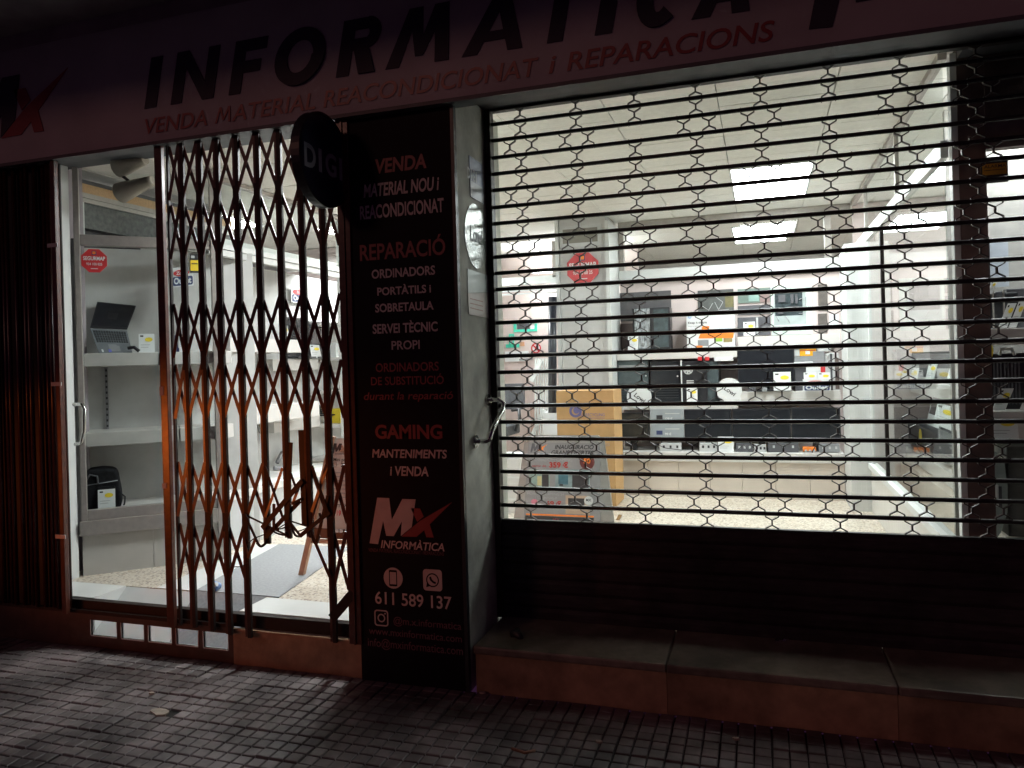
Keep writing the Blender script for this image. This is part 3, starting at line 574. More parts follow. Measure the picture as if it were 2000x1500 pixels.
def octagon(P, u0, v0, u1, v1, label, nums, m=RED):
    a0, b0, a1, b1 = P.rect(u0, v0, u1, v1); ca, cb, r = (a0 + a1) / 2, (b0 + b1) / 2, (b1 - b0) / 2 / math.cos(R_(22.5))
    mb = MB(); mb.prism(P, [(ca + r * math.cos(R_(22.5 + 45 * i)) * (a1 - a0) / (b1 - b0), cb + r * math.sin(R_(22.5 + 45 * i))) for i in range(8)], 0, .008)
    o = one(mb, 'alarm_sign', m, label, 'sign', 'red octagon alarm company signs'); h = b1 - b0; w_ = a1 - a0
    text(o, 'lettering', 'SEGURMAP', P, ca, cb + h * .02, h * .16, CARD, .010, 'C', 0, .03, w_ * .86)
    text(o, 'phone_number', nums, P, ca, cb - h * .20, h * .11, CARD, .010, 'C', 0, .01, w_ * .62)
    mb = MB(); mb.pbox(P, ca - h * .09, ca + h * .09, cb + h * .25, cb + h * .43, .008, .010); e = mb.build('emblem', NAVY, o)
    mb = MB(); mb.pbox(P, ca - h * .06, ca + h * .06, cb + h * .28, cb + h * .40, .010, .0115); mb.build('emblem_mark', ORANGE, e)
    mb = MB(); mb.pbox(P, ca - w_ * .14, ca + w_ * .14, cb - h * .36, cb - h * .33, .008, .010); mb.build('print_line', CARD, o); return o
def outlet(P, u0, v0, u1, v1, label, tilt=.0):
    a0, b0, a1, b1 = P.rect(u0, v0, u1, v1); w_, h = a1 - a0, b1 - b0; Q = Pl(P.p(a0, b0), P.x + P.z * tilt, P.z)
    mb = MB(); mb.pbox(Q, 0, w_, 0, h, -.003, 0); o = one(mb, 'outlet_sign', CARD, label, 'sign', 'white outlet signs')
    mb = MB(); mb.prism(Q, rrect(w_ * .05, h * .06, w_ * .97, h * .52, .012), .0006, .002); mb.build('dark_band', NAVY, o)
    text(o, 'lettering', 'Outlet', Q, w_ * .5, h * .16, h * .30, CARD, .004, 'C', 0, .04, w_ * .8)
    mb = MB(); mb.prism(Q, ell(w_ * .45, h * .70, w_ * .36, h * .17, 24), .0006, .003); e = mb.build('red_badge', RED, o)
    text(o, 'small_lettering', 'Zona', Q, w_ * .45, h * .62, h * .16, CARD, .005, 'C', 0, .03); return o

# ================================================================== GOODS ON THE BACK WALL
W1 = 4.385                                                    # just proud of the wall
DB = mat('dark_board', (.10, .095, .10), .45, var=.1); DB2 = mat('brown_board', (.16, .115, .11), .45, var=.1)
P = PYL(W1)
one(B(1203, 570, 1311, 626, W1, .012), 'display_board', DB, 'dark grey display board high on the back wall beside the column', 'board')
one(B(1203, 632, 1240, 694, W1, .012), 'display_board', DB2, 'brownish display board below the dark grey one beside the column', 'board')
shelf(1204, 683, 1440, 701, 4.08, .30, 'white shelf under the wrapped computer and the printer box')
shelf(1441, 655, 1641, 680, 4.08, .30, 'white shelf under the mounted circuit frame, right of the printer box')
shelf(1204, 786, 1441, 800, 4.05, .33, 'white shelf under the dark computer towers, second row')
shelf(1442, 764, 1642, 787, 4.05, .33, 'white shelf under the black monitor and the outlet sign')
# wrapped tower
P = PYL(4.14); t = thing('computer_tower', 'dark desktop computer half wrapped in crinkled clear plastic on the upper shelf', 'computer', P.p(*P.px(1272, 683)), 'computer towers on the back shelves')
B(1236, 601, 1309, 683, 4.14, .2, .005).build('case', BLACK, t)
mb = MB(); a0, b0, a1, b1 = P.rect(1240, 603, 1270, 681); rnd = random.Random(5); g = [[P.p(a0 + (a1 - a0) * i / 7, b0 + (b1 - b0) * j / 16, .008 + rnd.uniform(0, .014)) for i in range(8)] for j in range(17)]
mb.add([v for r in g for v in r], [(j * 8 + i, j * 8 + i + 1, (j + 1) * 8 + i + 1, (j + 1) * 8 + i) for j in range(16) for i in range(7)]); mb.build('plastic_wrap', WRAP, t)
B(1277, 604, 1305, 678, 4.138, .004).build('front_panel', TEAL, t); B(1273, 606, 1275, 676, 4.137, .004).build('edge_gap', INK, t)
card(PYL(4.10), 1226, 656, 1246, 684, 'small white price card leaning on the plastic wrapped computer')
# printer box
P = PYL(4.12); t = thing('printer_box', 'white printer carton with an orange stripe and the words Keep it simple', 'box', P.p(*P.px(1388, 684)))
B(1341, 611, 1435, 684, 4.12, .25, .003).build('carton', CARD, t)
P = PYL(4.119); mb = MB(); mb.prism(P, [P.px(1368, 652), P.px(1372, 637), P.px(1386, 637), P.px(1382, 650), P.px(1434, 649), P.px(1432, 660), P.px(1364, 661)], 0, .002); mb.build('orange_stripe', ORANGE, t)
mb = MB(); mb.prism(P, [P.px(1357, 683), P.px(1360, 675), P.px(1373, 675), P.px(1370, 683)], 0, .002); mb.build('orange_corner', ORANGE, t)
B(1398, 650, 1411, 667, 4.1175, .001).build('green_leaf', mat('leaf_green', (.30, .52, .06), .5), t); B(1413, 651, 1430, 668, 4.1175, .001).build('photo_panel', mat('photo_brown', (.30, .24, .10), .5), t)
B(1363, 664, 1384, 676, 4.1175, .001).build('printer_picture', MGREY, t)
a, b = P.px(1347, 619); mb = MB(); ring(mb, P, a, b, .016, .012, 0, .002); mb.build('blue_ring', mat('logo_blue', (.05, .25, .60), .5), t); text(t, 'logo_letters', 'hp', P, a, b - .007, .012, MC['logo_blue'], .002)
a0, b0, a1, b1 = P.rect(1344, 626, 1380, 632); text(t, 'lettering', 'Keep it simple', P, a0, b0, .022, INK, .002, 'L', 0, .01, (a1 - a0) * 1.02); text(t, 'small_lettering', 'Make it yours', P, a0, b0 - .03, .013, INKG, .002, 'L', 0, 0)
# pictures on the wall
t = one(B(1363, 566, 1433, 611, W1, .01), 'wall_poster', mat('poster_dark', (.10, .105, .10), .35, var=.35, scale=8), 'dark poster with thin pale lines above the printer carton', 'poster')
P = PYL(W1 - .001); mb = MB()
for pts in (((1372, 598), (1384, 606), (1392, 592)), ((1396, 590), (1404, 606), (1424, 604)), ((1398, 580), (1412, 590), (1404, 604))):
    for p, q in zip(pts[:-1], pts[1:]): mb.bar(P.p(*P.px(*p)), P.p(*P.px(*q)), .004, .002)
mb.build('pale_line', LGREY, t)
B(1416, 570, 1433, 600, W1 - .001, .002).build('tinted_patch', mat('poster_olive', (.17, .15, .07), .4, var=.3), t)
t = one(B(1441, 563, 1505, 591, W1, .01), 'wall_poster', mat('poster_green', (.16, .22, .19), .4, var=.3, scale=9), 'greenish grey picture, top one of the narrow stack on the back wall', 'poster')
B(1462, 572, 1482, 588, W1 - .001, .002).build('pale_patch', mat('poster_mint', (.25, .38, .34), .4, var=.15), t); B(1484, 575, 1504, 590, W1 - .001, .002).build('rose_patch', mat('poster_rose', (.28, .20, .19), .4, var=.15), t)
one(B(1441, 596, 1505, 614, W1, .01), 'wall_poster', DGREY, 'dark grey strip picture, middle one of the narrow stack on the back wall', 'poster')
t = one(B(1441, 619, 1505, 655, W1, .01), 'wall_poster', DGREY, 'dark picture with a bright white card, bottom of the narrow stack on the back wall', 'poster')
B(1477, 620, 1481, 654, W1 - .001, .002).build('divider', LGREY, t)
card(PYL(4.09), 1452, 628, 1475, 656, 'white price card at the left end of the upper right shelf')
t = thing('circuit_frame', 'pale frame holding a dark computer mainboard, mounted on the back wall', 'frame', PY(1546, 652, W1))
B(1506, 556, 1586, 654, W1, .03, .004).build('frame', mat('mint_frame', (.58, .66, .61), .4, var=.03), t)
B(1511, 566, 1574, 634, W1 - .001, .004).build('backing', mat('frame_back', (.38, .44, .43), .5, var=.1), t); B(1513, 571, 1568, 617, W1 - .002, .02, .006).build('mainboard', mat('board_dark', (.035, .05, .055), .35, var=.6, scale=22, bump=.3), t)
for u0, v0, u1, v1 in ((1520, 576, 1534, 590), (1538, 598, 1560, 602), (1544, 574, 1550, 592), (1553, 574, 1558, 592), (1519, 604, 1530, 613)): B(u0, v0, u1, v1, W1 - .022, .01).build('chip', DGREY, t)
mb = MB()
for pts in (((1560, 585), (1574, 580), (1572, 612), (1560, 612)), ((1516, 617), (1522, 628)), ((1534, 617), (1543, 630))): mb.tube([PY(u, v, W1 - .02) for u, v in pts], .004, 6)
mb.build('cable', INKG, t)
B(1511, 637, 1536, 643, W1 - .001, .003).build('label_strip', MGREY, t)
for v0, v1, lb in ((555, 607, 'upper of two narrow dark brown display strips beside the corner post'), (612, 650, 'lower of two narrow dark brown display strips beside the corner post')):
    t = one(B(1598, v0, 1616, v1, W1, .05, .004), 'display_strip', mat('strip_brown', (.11, .095, .085), .4, var=.3, scale=20), lb, 'display')
one(B(1620, 614, 1638, 640, W1, .03, .003), 'white_box', CARD, 'tiny bright white carton beside the narrow brown strips', 'box')
# second row
tower(1206, 703, 1268, 786, 4.12, .28, 'tall dark glass sided computer tower at the left end of the second row', TEAL)
tower(1270, 704, 1330, 786, 4.12, .28, 'dark computer tower beside the white edged gaming case', SCREEN)
P = PYL(4.09); t = thing('gaming_case', 'black gaming computer case with a pale fan and a white left edge', 'computer', P.p(*P.px(1368, 785)))
B(1332, 705, 1405, 785, 4.09, .3, .004).build('case', BLACK, t); B(1330, 703, 1332.4, 785, 4.085, .28).build('white_edge', CARD, t)
B(1382, 707, 1403, 782, 4.088, .003).build('side_glass', TEAL, t)
a, b = PYL(4.088).px(1344, 722); mb = MB(); ring(mb, PYL(4.088), a, b, .045, .036, 0, .006); mb.prism(PYL(4.088), ell(a, b, .014, .014, 12), 0, .008)
for k in range(7): an = k * 2 * math.pi / 7; mb.bar(PYL(4.088).p(a, b, .003), PYL(4.088).p(a + .036 * math.cos(an), b + .036 * math.sin(an), .003), .016, .003)
mb.build('fan', LGREY, t)
for k in range(3): B(1341, 743 + k * 4, 1355, 744.6 + k * 4, 4.088, .002).build('light_bar', CARD, t)
card(PYL(4.03), 1341, 757, 1362, 786, 'white price card in front of the gaming case')
for u, v, r, lb in ((1248, 775, 24, 'round white phone shop sticker bubble in front of the tall tower'), (1424, 762, 25, 'round white phone shop bubble right of the gaming case')):
    P = PYL(4.04); a, b = P.px(u, v); rr = (P.px(u + r, v)[0] - P.px(u - r, v)[0]) / 2; mb = MB(); o_ = ell(a, b, rr, rr, 28); mb.prism(P, o_, -.02, 0); mb.prism(P, [(a + rr * .5, b - rr * .8), (a + rr * .95, b - rr * .95), (a + rr * .85, b - rr * .4)], -.018, -.002)
    o = one(mb, 'bubble_sign', CARD, lb, 'sign', 'round white bubble signs'); Q = Pl(P.p(a, b), (.8, 0, -.6), (.6, 0, .8)); text(o, 'lettering', 'Lowi', Q, rr * .1, -rr * .2, rr * .36, INK, .002, 'C', .1, .02)
for u0, u1, m, lb in ((1363, 1371, RED, 'small red carton, left one on top of the gaming case'), (1377, 1385, RED, 'small red carton, right one on top of the gaming case'), (1395, 1432, CARD, 'flat white carton with dots under the upper white shelf')):
    o = one(B(u0, 697, u1, 704 if m is RED else 705, 4.06, .1), 'small_carton', m, lb, 'box')
monitor(1440, 682, 1552, 751, 4.08, 'wide black computer monitor on the second row behind a price card', PYL(4.08).px(1490, 764)[1])
card(PYL(3.99), 1511, 726, 1545, 763, 'white price card in front of the wide black monitor')
for u0, u1, m, lb in ((1461, 1476, DGREY, 'small dark phone lying at the foot of the black monitor'), (1488, 1498, MGREY, 'small grey adapter at the foot of the black monitor')): one(B(u0, 757, u1, 765, 3.98, .05, .003), 'small_gadget', m, lb, 'gadget')
P = PYL(4.10); t = thing('toner_box', 'yellow orange ink carton with a pale end on top of the grey printer', 'box', P.p(*P.px(1575, 695)))
B(1562, 681, 1594, 695, 4.10, .12, .002).build('carton', mat('toner_yellow', (.82, .42, .02), .5, var=.05), t); B(1549, 681, 1561.6, 695, 4.10, .12, .002).build('pale_end', LGREY, t); B(1573, 685, 1582, 692, 4.099, .002).build('barcode', CARD, t); B(1562, 684, 1592, 685.5, 4.099, .002).build('red_line', RED, t)
P = PYL(4.09); t = thing('grey_printer', 'grey office printer with white paper tray behind the price cards', 'printer', P.p(*P.px(1570, 764)))
B(1550, 696, 1588, 706, 4.09, .22, .003).build('top', MGREY, t); B(1551, 706.5, 1588, 712, 4.07, .2).build('paper_tray', CARD, t); B(1553, 713, 1575, 763, 4.10, .2, .003).build('body', DGREY, t)
one(B(1588, 686, 1611, 712, 4.085, .05, .003), 'small_display', MGREY, 'grey slab shaped display standing on the printer pile', 'display')
one(B(1597, 677, 1622, 686, 4.08, .08), 'white_box', LGREY, 'flat pale carton on top of the grey display', 'box')
P = PYL(4.07); t = thing('white_printer', 'white and dark upright machine against the corner post', 'printer', P.p(*P.px(1627, 764)))
B(1613, 690, 1640, 763, 4.07, .2, .012).build('body', LGREY, t); B(1622, 690, 1626, 762, 4.069, .004).build('dark_slot', DGREY, t); B(1631, 700, 1639, 760, 4.069, .004).build('dark_panel', mat('warm_dark', (.14, .11, .10), .4), t)
mb = MB(); mb.tube([PY(1614, 700, 4.06), PY(1620, 690, 4.06), PY(1630, 690, 4.06)], .005, 6); mb.build('hose', CARD, t)
P = PYL(4.03); t = thing('white_carton', 'white carton with a red side strip behind two price cards', 'box', P.p(*P.px(1590, 763)))
B(1575, 714, 1603, 750, 4.03, .1, .002).build('carton', CARD, t); B(1603, 714, 1612, 738, 4.03, .1).build('red_strip', RED, t); B(1612, 716, 1618, 738, 4.03, .1).build('pale_strip', LGREY, t)
card(PYL(3.99), 1570, 727, 1595, 751, 'white price card above the left half of the outlet sign'); card(PYL(3.985), 1598, 727, 1622, 751, 'white price card above the right half of the outlet sign')
outlet(PYL(3.96), 1568, 740, 1622, 764, 'white and navy outlet sign on the edge of the back shelf')
# lower row on the counter
monitor(1203, 806, 1268, 857, 4.0, 'dark screen at the left end of the counter beside the big cardboard box', PYL(4.0).px(1235, 884)[1], mat('screen_brown', (.045, .045, .042), .12))
for u0, u1, v0, lb in ((1337, 1429, 799, 'broad dark screen behind the white price card on the counter'), (1430, 1545, 798, 'broad dark screen in the middle of the counter'), (1546, 1642, 796, 'broad dark screen at the corner post end of the counter')):
    monitor(u0, v0, u1, 860, 4.02, lb, PYL(4.02).px(1400, 884)[1])
t = one(B(1270, 799, 1336, 858, 4.01, .02), 'price_poster', mat('poster_grey', (.30, .33, .35), .4, var=.06), 'grey price sheet with small monitor pictures at the left of the counter', 'poster')
for v, m in ((802, MGREY), (832, NAVY)):
    B(1282, v + 9, 1294, v + 17, 4.009, .002).build('picture', INK if v == 802 else NAVY, t); P = PYL(4.009); a0, b0, a1, b1 = P.rect(1299, v + 14, 1327, v + 18)
    text(t, 'lettering', '129 €' if v == 802 else '99 €', P, a0, b0, .022, CARD, .002, 'L', 0, .02); B(1299, v + 5, 1327, v + 6.5, 4.009, .002).build('print_line', LGREY, t)
for u0, v0, u1, v1, m, lb in ((1288, 866, 1330, 884, LGREY, 'pale network box with ports on the left of the counter'), (1366, 866, 1400, 884, LGREY, 'light grey box left of the counter price card'), (1437, 867, 1470, 884, DGREY, 'tangle of dark adapters on the counter'), (1500, 866, 1560, 884, DGREY, 'dark keyboard pile in the middle of the counter'), (1473, 869, 1496, 884, LGREY, 'pale small carton on the counter between the adapters and keyboards'), (1568, 874, 1594, 881, ORANGE, 'orange banded carton under the right dark screen'), (1600, 868, 1640, 883, MGREY, 'grey device at the right end of the counter')):
    o = one(B(u0, v0, u1, v1, 3.97, .1, .004), 'small_device', m, lb, 'device')
    for k in range(3): a = u0 + (u1 - u0) * (k + .5) / 3.2; B(a, v0 + 4, a + 4, v0 + 9, 3.969, .002).build('detail', INK if m is LGREY else LGREY, o)
card(PYL(3.94), 1402, 853, 1433, 885, 'white price card standing alone on the low counter')
for i, (pts, lb) in enumerate(((((1282, 868), (1300, 875), (1330, 879), (1356, 878)), 'thin black cable lying along the left of the counter'), (((1440, 880), (1452, 868), (1462, 880), (1470, 872), (1478, 883)), 'looped black cable on the counter by the adapters'), (((1586, 884), (1592, 872), (1598, 866)), 'short black cable rising at the right of the counter'))):
    mb = MB(); mb.tube([PY(u, v, 3.93) for u, v in pts], .004, 6); one(mb, 'cable', INK, lb, 'cable')
# on and beside the grey column
P = PYL(3.885); octagon(P, 1108, 494, 1169, 554, 'red octagon alarm sign on the grey column inside the shop', '934 10 00 25', mat('octagon_pale_red', (.52, .055, .06), .45, var=.06))
t = thing('air_vent', 'beige square air vent box at the top of the grey column', 'vent', PY(1134, 480, 3.88))
B(1093, 440, 1176, 482, 3.89, .10, .006).build('housing', LGREY, t); B(1099, 446, 1167, 474, 3.889, .004).build('grille', mat('vent_grey', (.22, .21, .18), .6, var=.1, scale=60, stretch=(1, 1, 8)), t)
mb = MB(); mb.tube([PY(1079, 580, 3.83), PY(1079, 806, 3.83)], .042, 14); one(mb, 'black_tube', mat('tube_black', (.022, .026, .036), .3), 'tall thick black vertical tube fixed at the left edge of the grey column', 'tube')
one(B(1094, 690, 1108, 701, 3.895, .01), 'switch_plate', LGREY, 'small pale switch plate on the grey column', 'switch')
t = thing('cardboard_box', 'tall orange brown cardboard box with a blue swirl logo, standing behind the display board', 'box', PY(1143, 985, 3.30))
B(1089, 763, 1201, 988, 3.30, .40, .004).build('carton', KRAFT, t); P = PYL(3.299)
a, b = P.px(1124, 803); mb = MB(); ring(mb, P, a, b, .058, .035, 0, .002, 24); mb.build('swirl_logo', mat('swirl_blue', (.14, .13, .27), .5), t); mb = MB(); mb.prism(P, ell(a + .008, b + .006, .028, .030, 20), 0, .002); mb.build('swirl_centre', MC['swirl_blue'], t)
a0, b0, a1, b1 = P.rect(1132, 807, 1181, 813); text(t, 'lettering', 'AIS RECYCLING', P, a0, b0, b1 - b0, MC['swirl_blue'], .002, 'L', 0, .01, a1 - a0); B(1148, 816, 1181, 816.8, 3.299, .002).build('print_line', MC['swirl_blue'], t)
a0, b0, a1, b1 = P.rect(1183, 866, 1190, 871); text(t, 'hand_mark', 'CS', P, a0, b0, b1 - b0, INKG, .002, 'L'); text(t, 'hand_mark', 'L5', P, a0 - .005, b0 + .045, b1 - b0, INKG, .002, 'L')
# snap-frame display board ------------------------------------------
YA = 2.55; Q = Pl((0, YA, 0), (1, 0, 0), (0, .10, 1)); P = Q
t = thing('display_board', 'silver snap frame pavement board with opening offer poster behind the shutter', 'board', PZ(1110, 1032, ZF))
o_ = [P.px(1000, 1036), P.px(1201, 1036), P.px(1180, 862), P.px(1168, 850), P.px(1032, 850), P.px(1025, 858)]
mb = MB(); mb.prism(P, o_, -.03, 0); mb.build('frame', mat('silver_frame', (.32, .32, .31), .32, .6, var=.05), t)
i_ = [P.px(1022, 1032), P.px(1173, 1032), P.px(1172, 866), P.px(1032, 864)]; mb = MB(); mb.prism(P, i_, .0005, .004); mb.build('poster', mat('poster_paper', (.22, .22, .225), .35, var=.03), t)
def at(s, u0, v0, u1, v1, m, shear=0, bold=.01, nm='lettering'):
    a0, b0, a1, b1 = P.rect(u0, v0, u1, v1); text(t, nm, s, P, a0, b0, b1 - b0, m, .006, 'L', shear, bold, a1 - a0)
at('INAUGURACIÓ', 1084, 869, 1160, 877, INK, .25, .024); at('GRANS OFERTES', 1077, 880, 1160, 888, INK, .25, .03); at('ORDINADORS GAMING', 1034, 895, 1118, 901, INKG, 0, 0); at('a partir de', 1034, 907, 1067, 912, PR, 0, 0)
at('359 €', 1073, 903, 1110, 913, PR, 0, .04); at('MONITOR GAMING 24', 1030, 962, 1102, 967, INKG, 0, 0); at('LED AMP59G-P', 1046, 970, 1088, 975, INKG, 0, 0); at('69 €', 1067, 979, 1097, 988, PR, 0, .04)
a0, b0, a1, b1 = P.rect(1036, 866, 1074, 884); logo(t, P, a0, b0, b1 - b0, DGREY, ORANGE, .006, 1.15); at('INFORMÀTICA', 1046, 885, 1071, 888, NAVY, .2, .01, 'small_lettering')
def ap(u0, v0, u1, v1, m, nm, c=.006): mb = MB(); a0, b0, a1, b1 = P.rect(u0, v0, u1, v1); mb.pbox(P, a0, a1, b0, b1, .004, c); return mb.build(nm, m, t)
e = ap(1034, 917, 1074, 956, mat('photo_green', (.22, .30, .27), .4, var=.4, scale=9), 'photo_panel'); ap(1050, 930, 1058, 948, mat('photo_yellow', (.42, .38, .20), .4, var=.2), 'photo_detail', .0075); ap(1059, 921, 1072, 953, INK, 'photo_detail', .0075)
ap(1085, 917, 1152, 956, mat('photo_teal', (.20, .27, .28), .4, var=.5, scale=12), 'photo_panel'); ap(1118, 920, 1150, 955, INK, 'photo_detail', .0075); ap(1091, 920, 1110, 946, mat('photo_blue', (.05, .13, .17), .3, var=.5), 'photo_detail', .0075); ap(1093, 945, 1100, 949, INK, 'photo_detail', .009)
ap(1105, 968, 1152, 1004, mat('photo_warm', (.40, .30, .22), .4, var=.1), 'photo_panel'); ap(1110, 973, 1142, 989, INK, 'photo_detail', .0075)
ap(1028, 1005, 1160, 1008, ORANGE, 'orange_line'); ap(1026, 1009, 1160, 1030, INK, 'black_band'); at('MX', 1080, 1012, 1094, 1017, RED, 0, .02); at('Ordinadors reacondicionats', 1064, 1019, 1108, 1022, LGREY, 0, 0)
mb = MB(); mb.prism(P, ell(*P.px(1147, 902), .062, .062), .004, .0068); e = mb.build('round_badge', mat('badge_dark_red', (.10, .02, .02), .4), t); text(t, 'badge_number', '50', P, P.px(1147, 905)[0], P.px(1147, 905)[1], .04, ORANGE, .008, 'C', 0, .03)
mb = MB(); mb.prism(P, ell(*P.px(1150, 978), .036, .036), .004, .008); mb.build('round_badge', LGREY, t); text(t, 'badge_letters', 'MX', P, *P.px(1150, 979), .02, INK, .009, 'C', .1, .02)
mb = MB(); mb.prism(P, ell(*P.px(1044, 980), .028, .022), .004, .008); mb.build('pink_mark', mat('mark_pink', (.50, .16, .22), .5), t)
mb = MB()
for u in (1172, 1030): mb.prism(P, ell(*P.px(u, 858), .020, .020, 16), .001, .010)
mb.build('corner_cap', CHROME, t)
mb = MB(); a, b = P.px(1003, 1034), P.px(1198, 1034)
for q in (a, b): mb.bar(P.p(q[0], q[1], -.02), (P.p(*q).x, YA + .35, ZF + .01), .03, .02)
mb.build('rear_leg', CHROME, t)
# back room beyond the doorway --------------------------------------
YR = 5.9
mb = MB(); mb.box(-3.2, -1.4, YR + .01, YR + .08, ZF, 2.95); struct(mb, 'wall_back_room', mat('rose_wall', (.60, .50, .475), .6, var=.06, scale=1.2))
t = thing('door_transom', 'white framed transom over the back room doorway left of the grey column', 'window', (-2.3, 4.38, 2.2))
P = PYL(4.38); mb = B(960, 541, 1087, 556, 4.38, .05); mb.build('rail', FRAME, t); B(960, 462, 1087, 470, 4.38, .05).build('frame', ALU, t); B(1078, 470, 1086, 541, 4.38, .05).build('frame_upright', ALU, t)
for v in (558, 566, 572): B(960, v, 1087, v + 2.5, 4.379, .04).build('groove', LGREY, t)
t = thing('tool_holder', 'mint green plastic wall holder with dark tools in the back room', 'tool rack', PY(1024, 648, YR))
for r in ((1003, 628, 1049, 632), (1003, 643, 1049, 648), (1003, 632, 1008, 643), (1044, 632, 1049, 643)): B(*r, YR, .08).build('rim', GREEN, t)
B(1010, 632, 1034, 643, YR, .05).build('tool', DGREY, t); B(1036, 636, 1043, 643, YR, .05).build('pale_tool', CARD, t)
t = thing('hook_rack', 'small mint green hook on the back room wall under the tool holder', 'tool rack', PY(1000, 680, YR)); P = PYL(YR)
for r in ((994, 655, 997, 678), (1001, 655, 1004, 678), (994, 652, 1004, 656), (988, 672, 1014, 679)): B(*r, YR, .05).build('bar', GREEN, t)
one(B(1016, 668, 1024, 676, YR, .05), 'small_block', mat('block_tan', (.55, .30, .17), .6), 'small tan block beside the mint green hook', 'block')
t = one(B(986, 686, 1032, 706, YR, .12), 'white_printer', CARD, 'flat white printer on the back room shelf', 'printer'); B(990, 692, 1012, 695, YR - .121, .002).build('slot', MGREY, t); B(1014, 700, 1040, 704, YR - .121, .002).build('label', INKG, t)
P = PYL(YR - .02); a, b = P.px(1047, 680); t = one((lambda m: (m.prism(P, ell(a, b, .066, .066), -.005, 0), m)[1])(MB()), 'prohibition_sign', CARD, 'round white sign with a red ring and slash in the back room', 'sign')
mb = MB(); ring(mb, P, a, b, .066, .050, .0005, .004); mb.bar(P.p(a - .045, b + .045, .002), P.p(a + .045, b - .045, .002), .018, .004); mb.build('red_ring', RED, t)
mb = MB(); mb.prism(P, [(a - .02, b - .02), (a + .03, b - .01), (a + .02, b + .02), (a, b + .03)], .0004, .002); mb.build('pictogram', INK, t)
t = thing('leaning_rack', 'white slatted rack leaning beside the doorway left of the column', 'rack', PZ(1065, 905, ZF)); P = PYL(4.55)
mb = MB()
for k in range(7): u = 1046 + k * 5; mb.bar(P.p(*P.px(u, 700)), P.p(*P.px(u, 850)), .016, .02)
mb.build('slat', FRAME, t); mb = MB(); mb.bar(PY(1056, 704, 4.50), PY(1038, 745, 4.50), .05, .03); mb.bar(PY(1062, 800, 4.5), PY(1040, 850, 4.5), .04, .03); mb.build('diagonal', FRAME, t)
one(B(1061, 805, 1088, 850, 4.3, .2, .004), 'grey_cabinet', GREYL, 'low pale grey cabinet behind the display board, left of the cardboard box', 'cabinet')
one(B(1036, 795, 1048, 850, 4.7, .3, .004), 'wood_panel', mat('panel_rose', (.34, .23, .19), .6), 'narrow brownish panel behind the office chair', 'panel')
# office chair
t = thing('office_chair', 'dark grey office chair seen at the edge of the shutter window', 'chair', PZ(1005, 910, ZF)); P = PYL(4.35)
mb = MB(); mb.prism(P, rrect(*P.px(970, 800), *P.px(1022, 749), .02), -.05, 0); mb.build('backrest', DGREY, t)
mb = MB(); mb.prism(P, rrect(*P.px(965, 846), *P.px(1014, 826), .02), -.02, .40); mb.build('seat', mat('seat_fabric', (.05, .053, .058), .7, var=.2), t)
for u in (1018, 980): mb = MB(); mb.tube([P.p(*P.px(u, 838), .2), P.p(*P.px(u + 8, 815), .2), P.p(*P.px(u + 4, 798), .15), P.p(*P.px(u - 12, 800), .1)], .018, 8); mb.build('armrest', BLACK, t)
mb = MB(); a, b = P.px(992, 846); mb.tube([P.p(a, b, .2), P.p(a, ZF + .08, .2)], .022, 8); mb.build('column', CHROME, t)
mb = MB()
for k in range(5): an = k * 2 * math.pi / 5 + .3; c_ = P.p(a, 0, .2); mb.bar((c_.x, c_.y, ZF + .08), (c_.x + .27 * math.cos(an), c_.y + .27 * math.sin(an), ZF + .03), .04, .025, (0, 0, 1))
mb.build('base', DGREY, t)
# white front drawers at the edge of the window
t = thing('drawer_unit', 'white drawer unit low at the left edge of the shutter window', 'drawers', PZ(1003, 1040, ZF)); P = PYL(2.9)
B(960, 893, 1017, 1040, 2.9, .4, .004).build('carcass', FRAME, t)
for v0, v1 in ((897, 930), (933, 972), (975, 1006), (1009, 1036)): B(962, v0, 1015, v1, 2.898, .012, .002).build('drawer', SHELF, t)

# ================================================================== RIGHT SHOWCASE (behind the glass partition)
RP = Pl((1.25, 0, 0), (0, -1, 0))
mb = MB(); mb.box(2.30, 2.36, .67, 4.39, ZF, 2.955); struct(mb, 'wall_showcase', mat('showcase_wall', (.52, .51, .49), .6, var=.05))
def RB(u0, v0, u1, v1, x, d, bev=0): return B(u0, v0, u1, v1, 0, d, bev, P=Pl((x, 0, 0), (0, -1, 0)))
for r, x, d, lb in (((1735, 744, 1875, 768), 1.30, .5, 'white shelf under the big dark laptop in the glazed showcase'), ((1735, 883, 1875, 906), 1.25, .6, 'white bottom shelf under the black printer in the glazed showcase'), ((1812, 612, 1875, 640), 1.75, .4, 'high white shelf with dark cartons in the glazed showcase'), ((1816, 662, 1875, 692), 1.75, .3, 'second high white shelf in the glazed showcase')):
    one(RB(*r, x, d, .004), 'showcase_shelf', SHELF, lb, 'shelf', 'white shelves in the glazed showcase')
def RPl(x): return Pl((x, 0, 0), (0, -1, 0))
t = thing('laptop', 'big dark open laptop seen through the glass partition', 'laptop', RPl(1.32).p(*RPl(1.32).px(1800, 744)))
RB(1762, 687, 1870, 742, 1.32, .02, .004).build('lid', BLACK, t); RB(1766, 691, 1866, 734, 1.318, .002).build('screen', mat('laptop_screen', (.11, .12, .125), .2, var=.1), t); RB(1765, 739, 1868, 744, 1.30, .04, .003).build('keyboard', DGREY, t)
card(RPl(1.22), 1753, 718, 1771, 744, 'white price card at the left edge of the big dark laptop'); card(RPl(1.21), 1776, 718, 1790, 744, 'narrow white price card next to the left one by the big dark laptop')
card(RPl(1.20), 1806, 706, 1822, 744, 'tall slim price card leaning in front of the big dark laptop', .35); card(RPl(1.20), 1848, 706, 1864, 744, 'tall slim price card at the right end of the laptop shelf', .35)
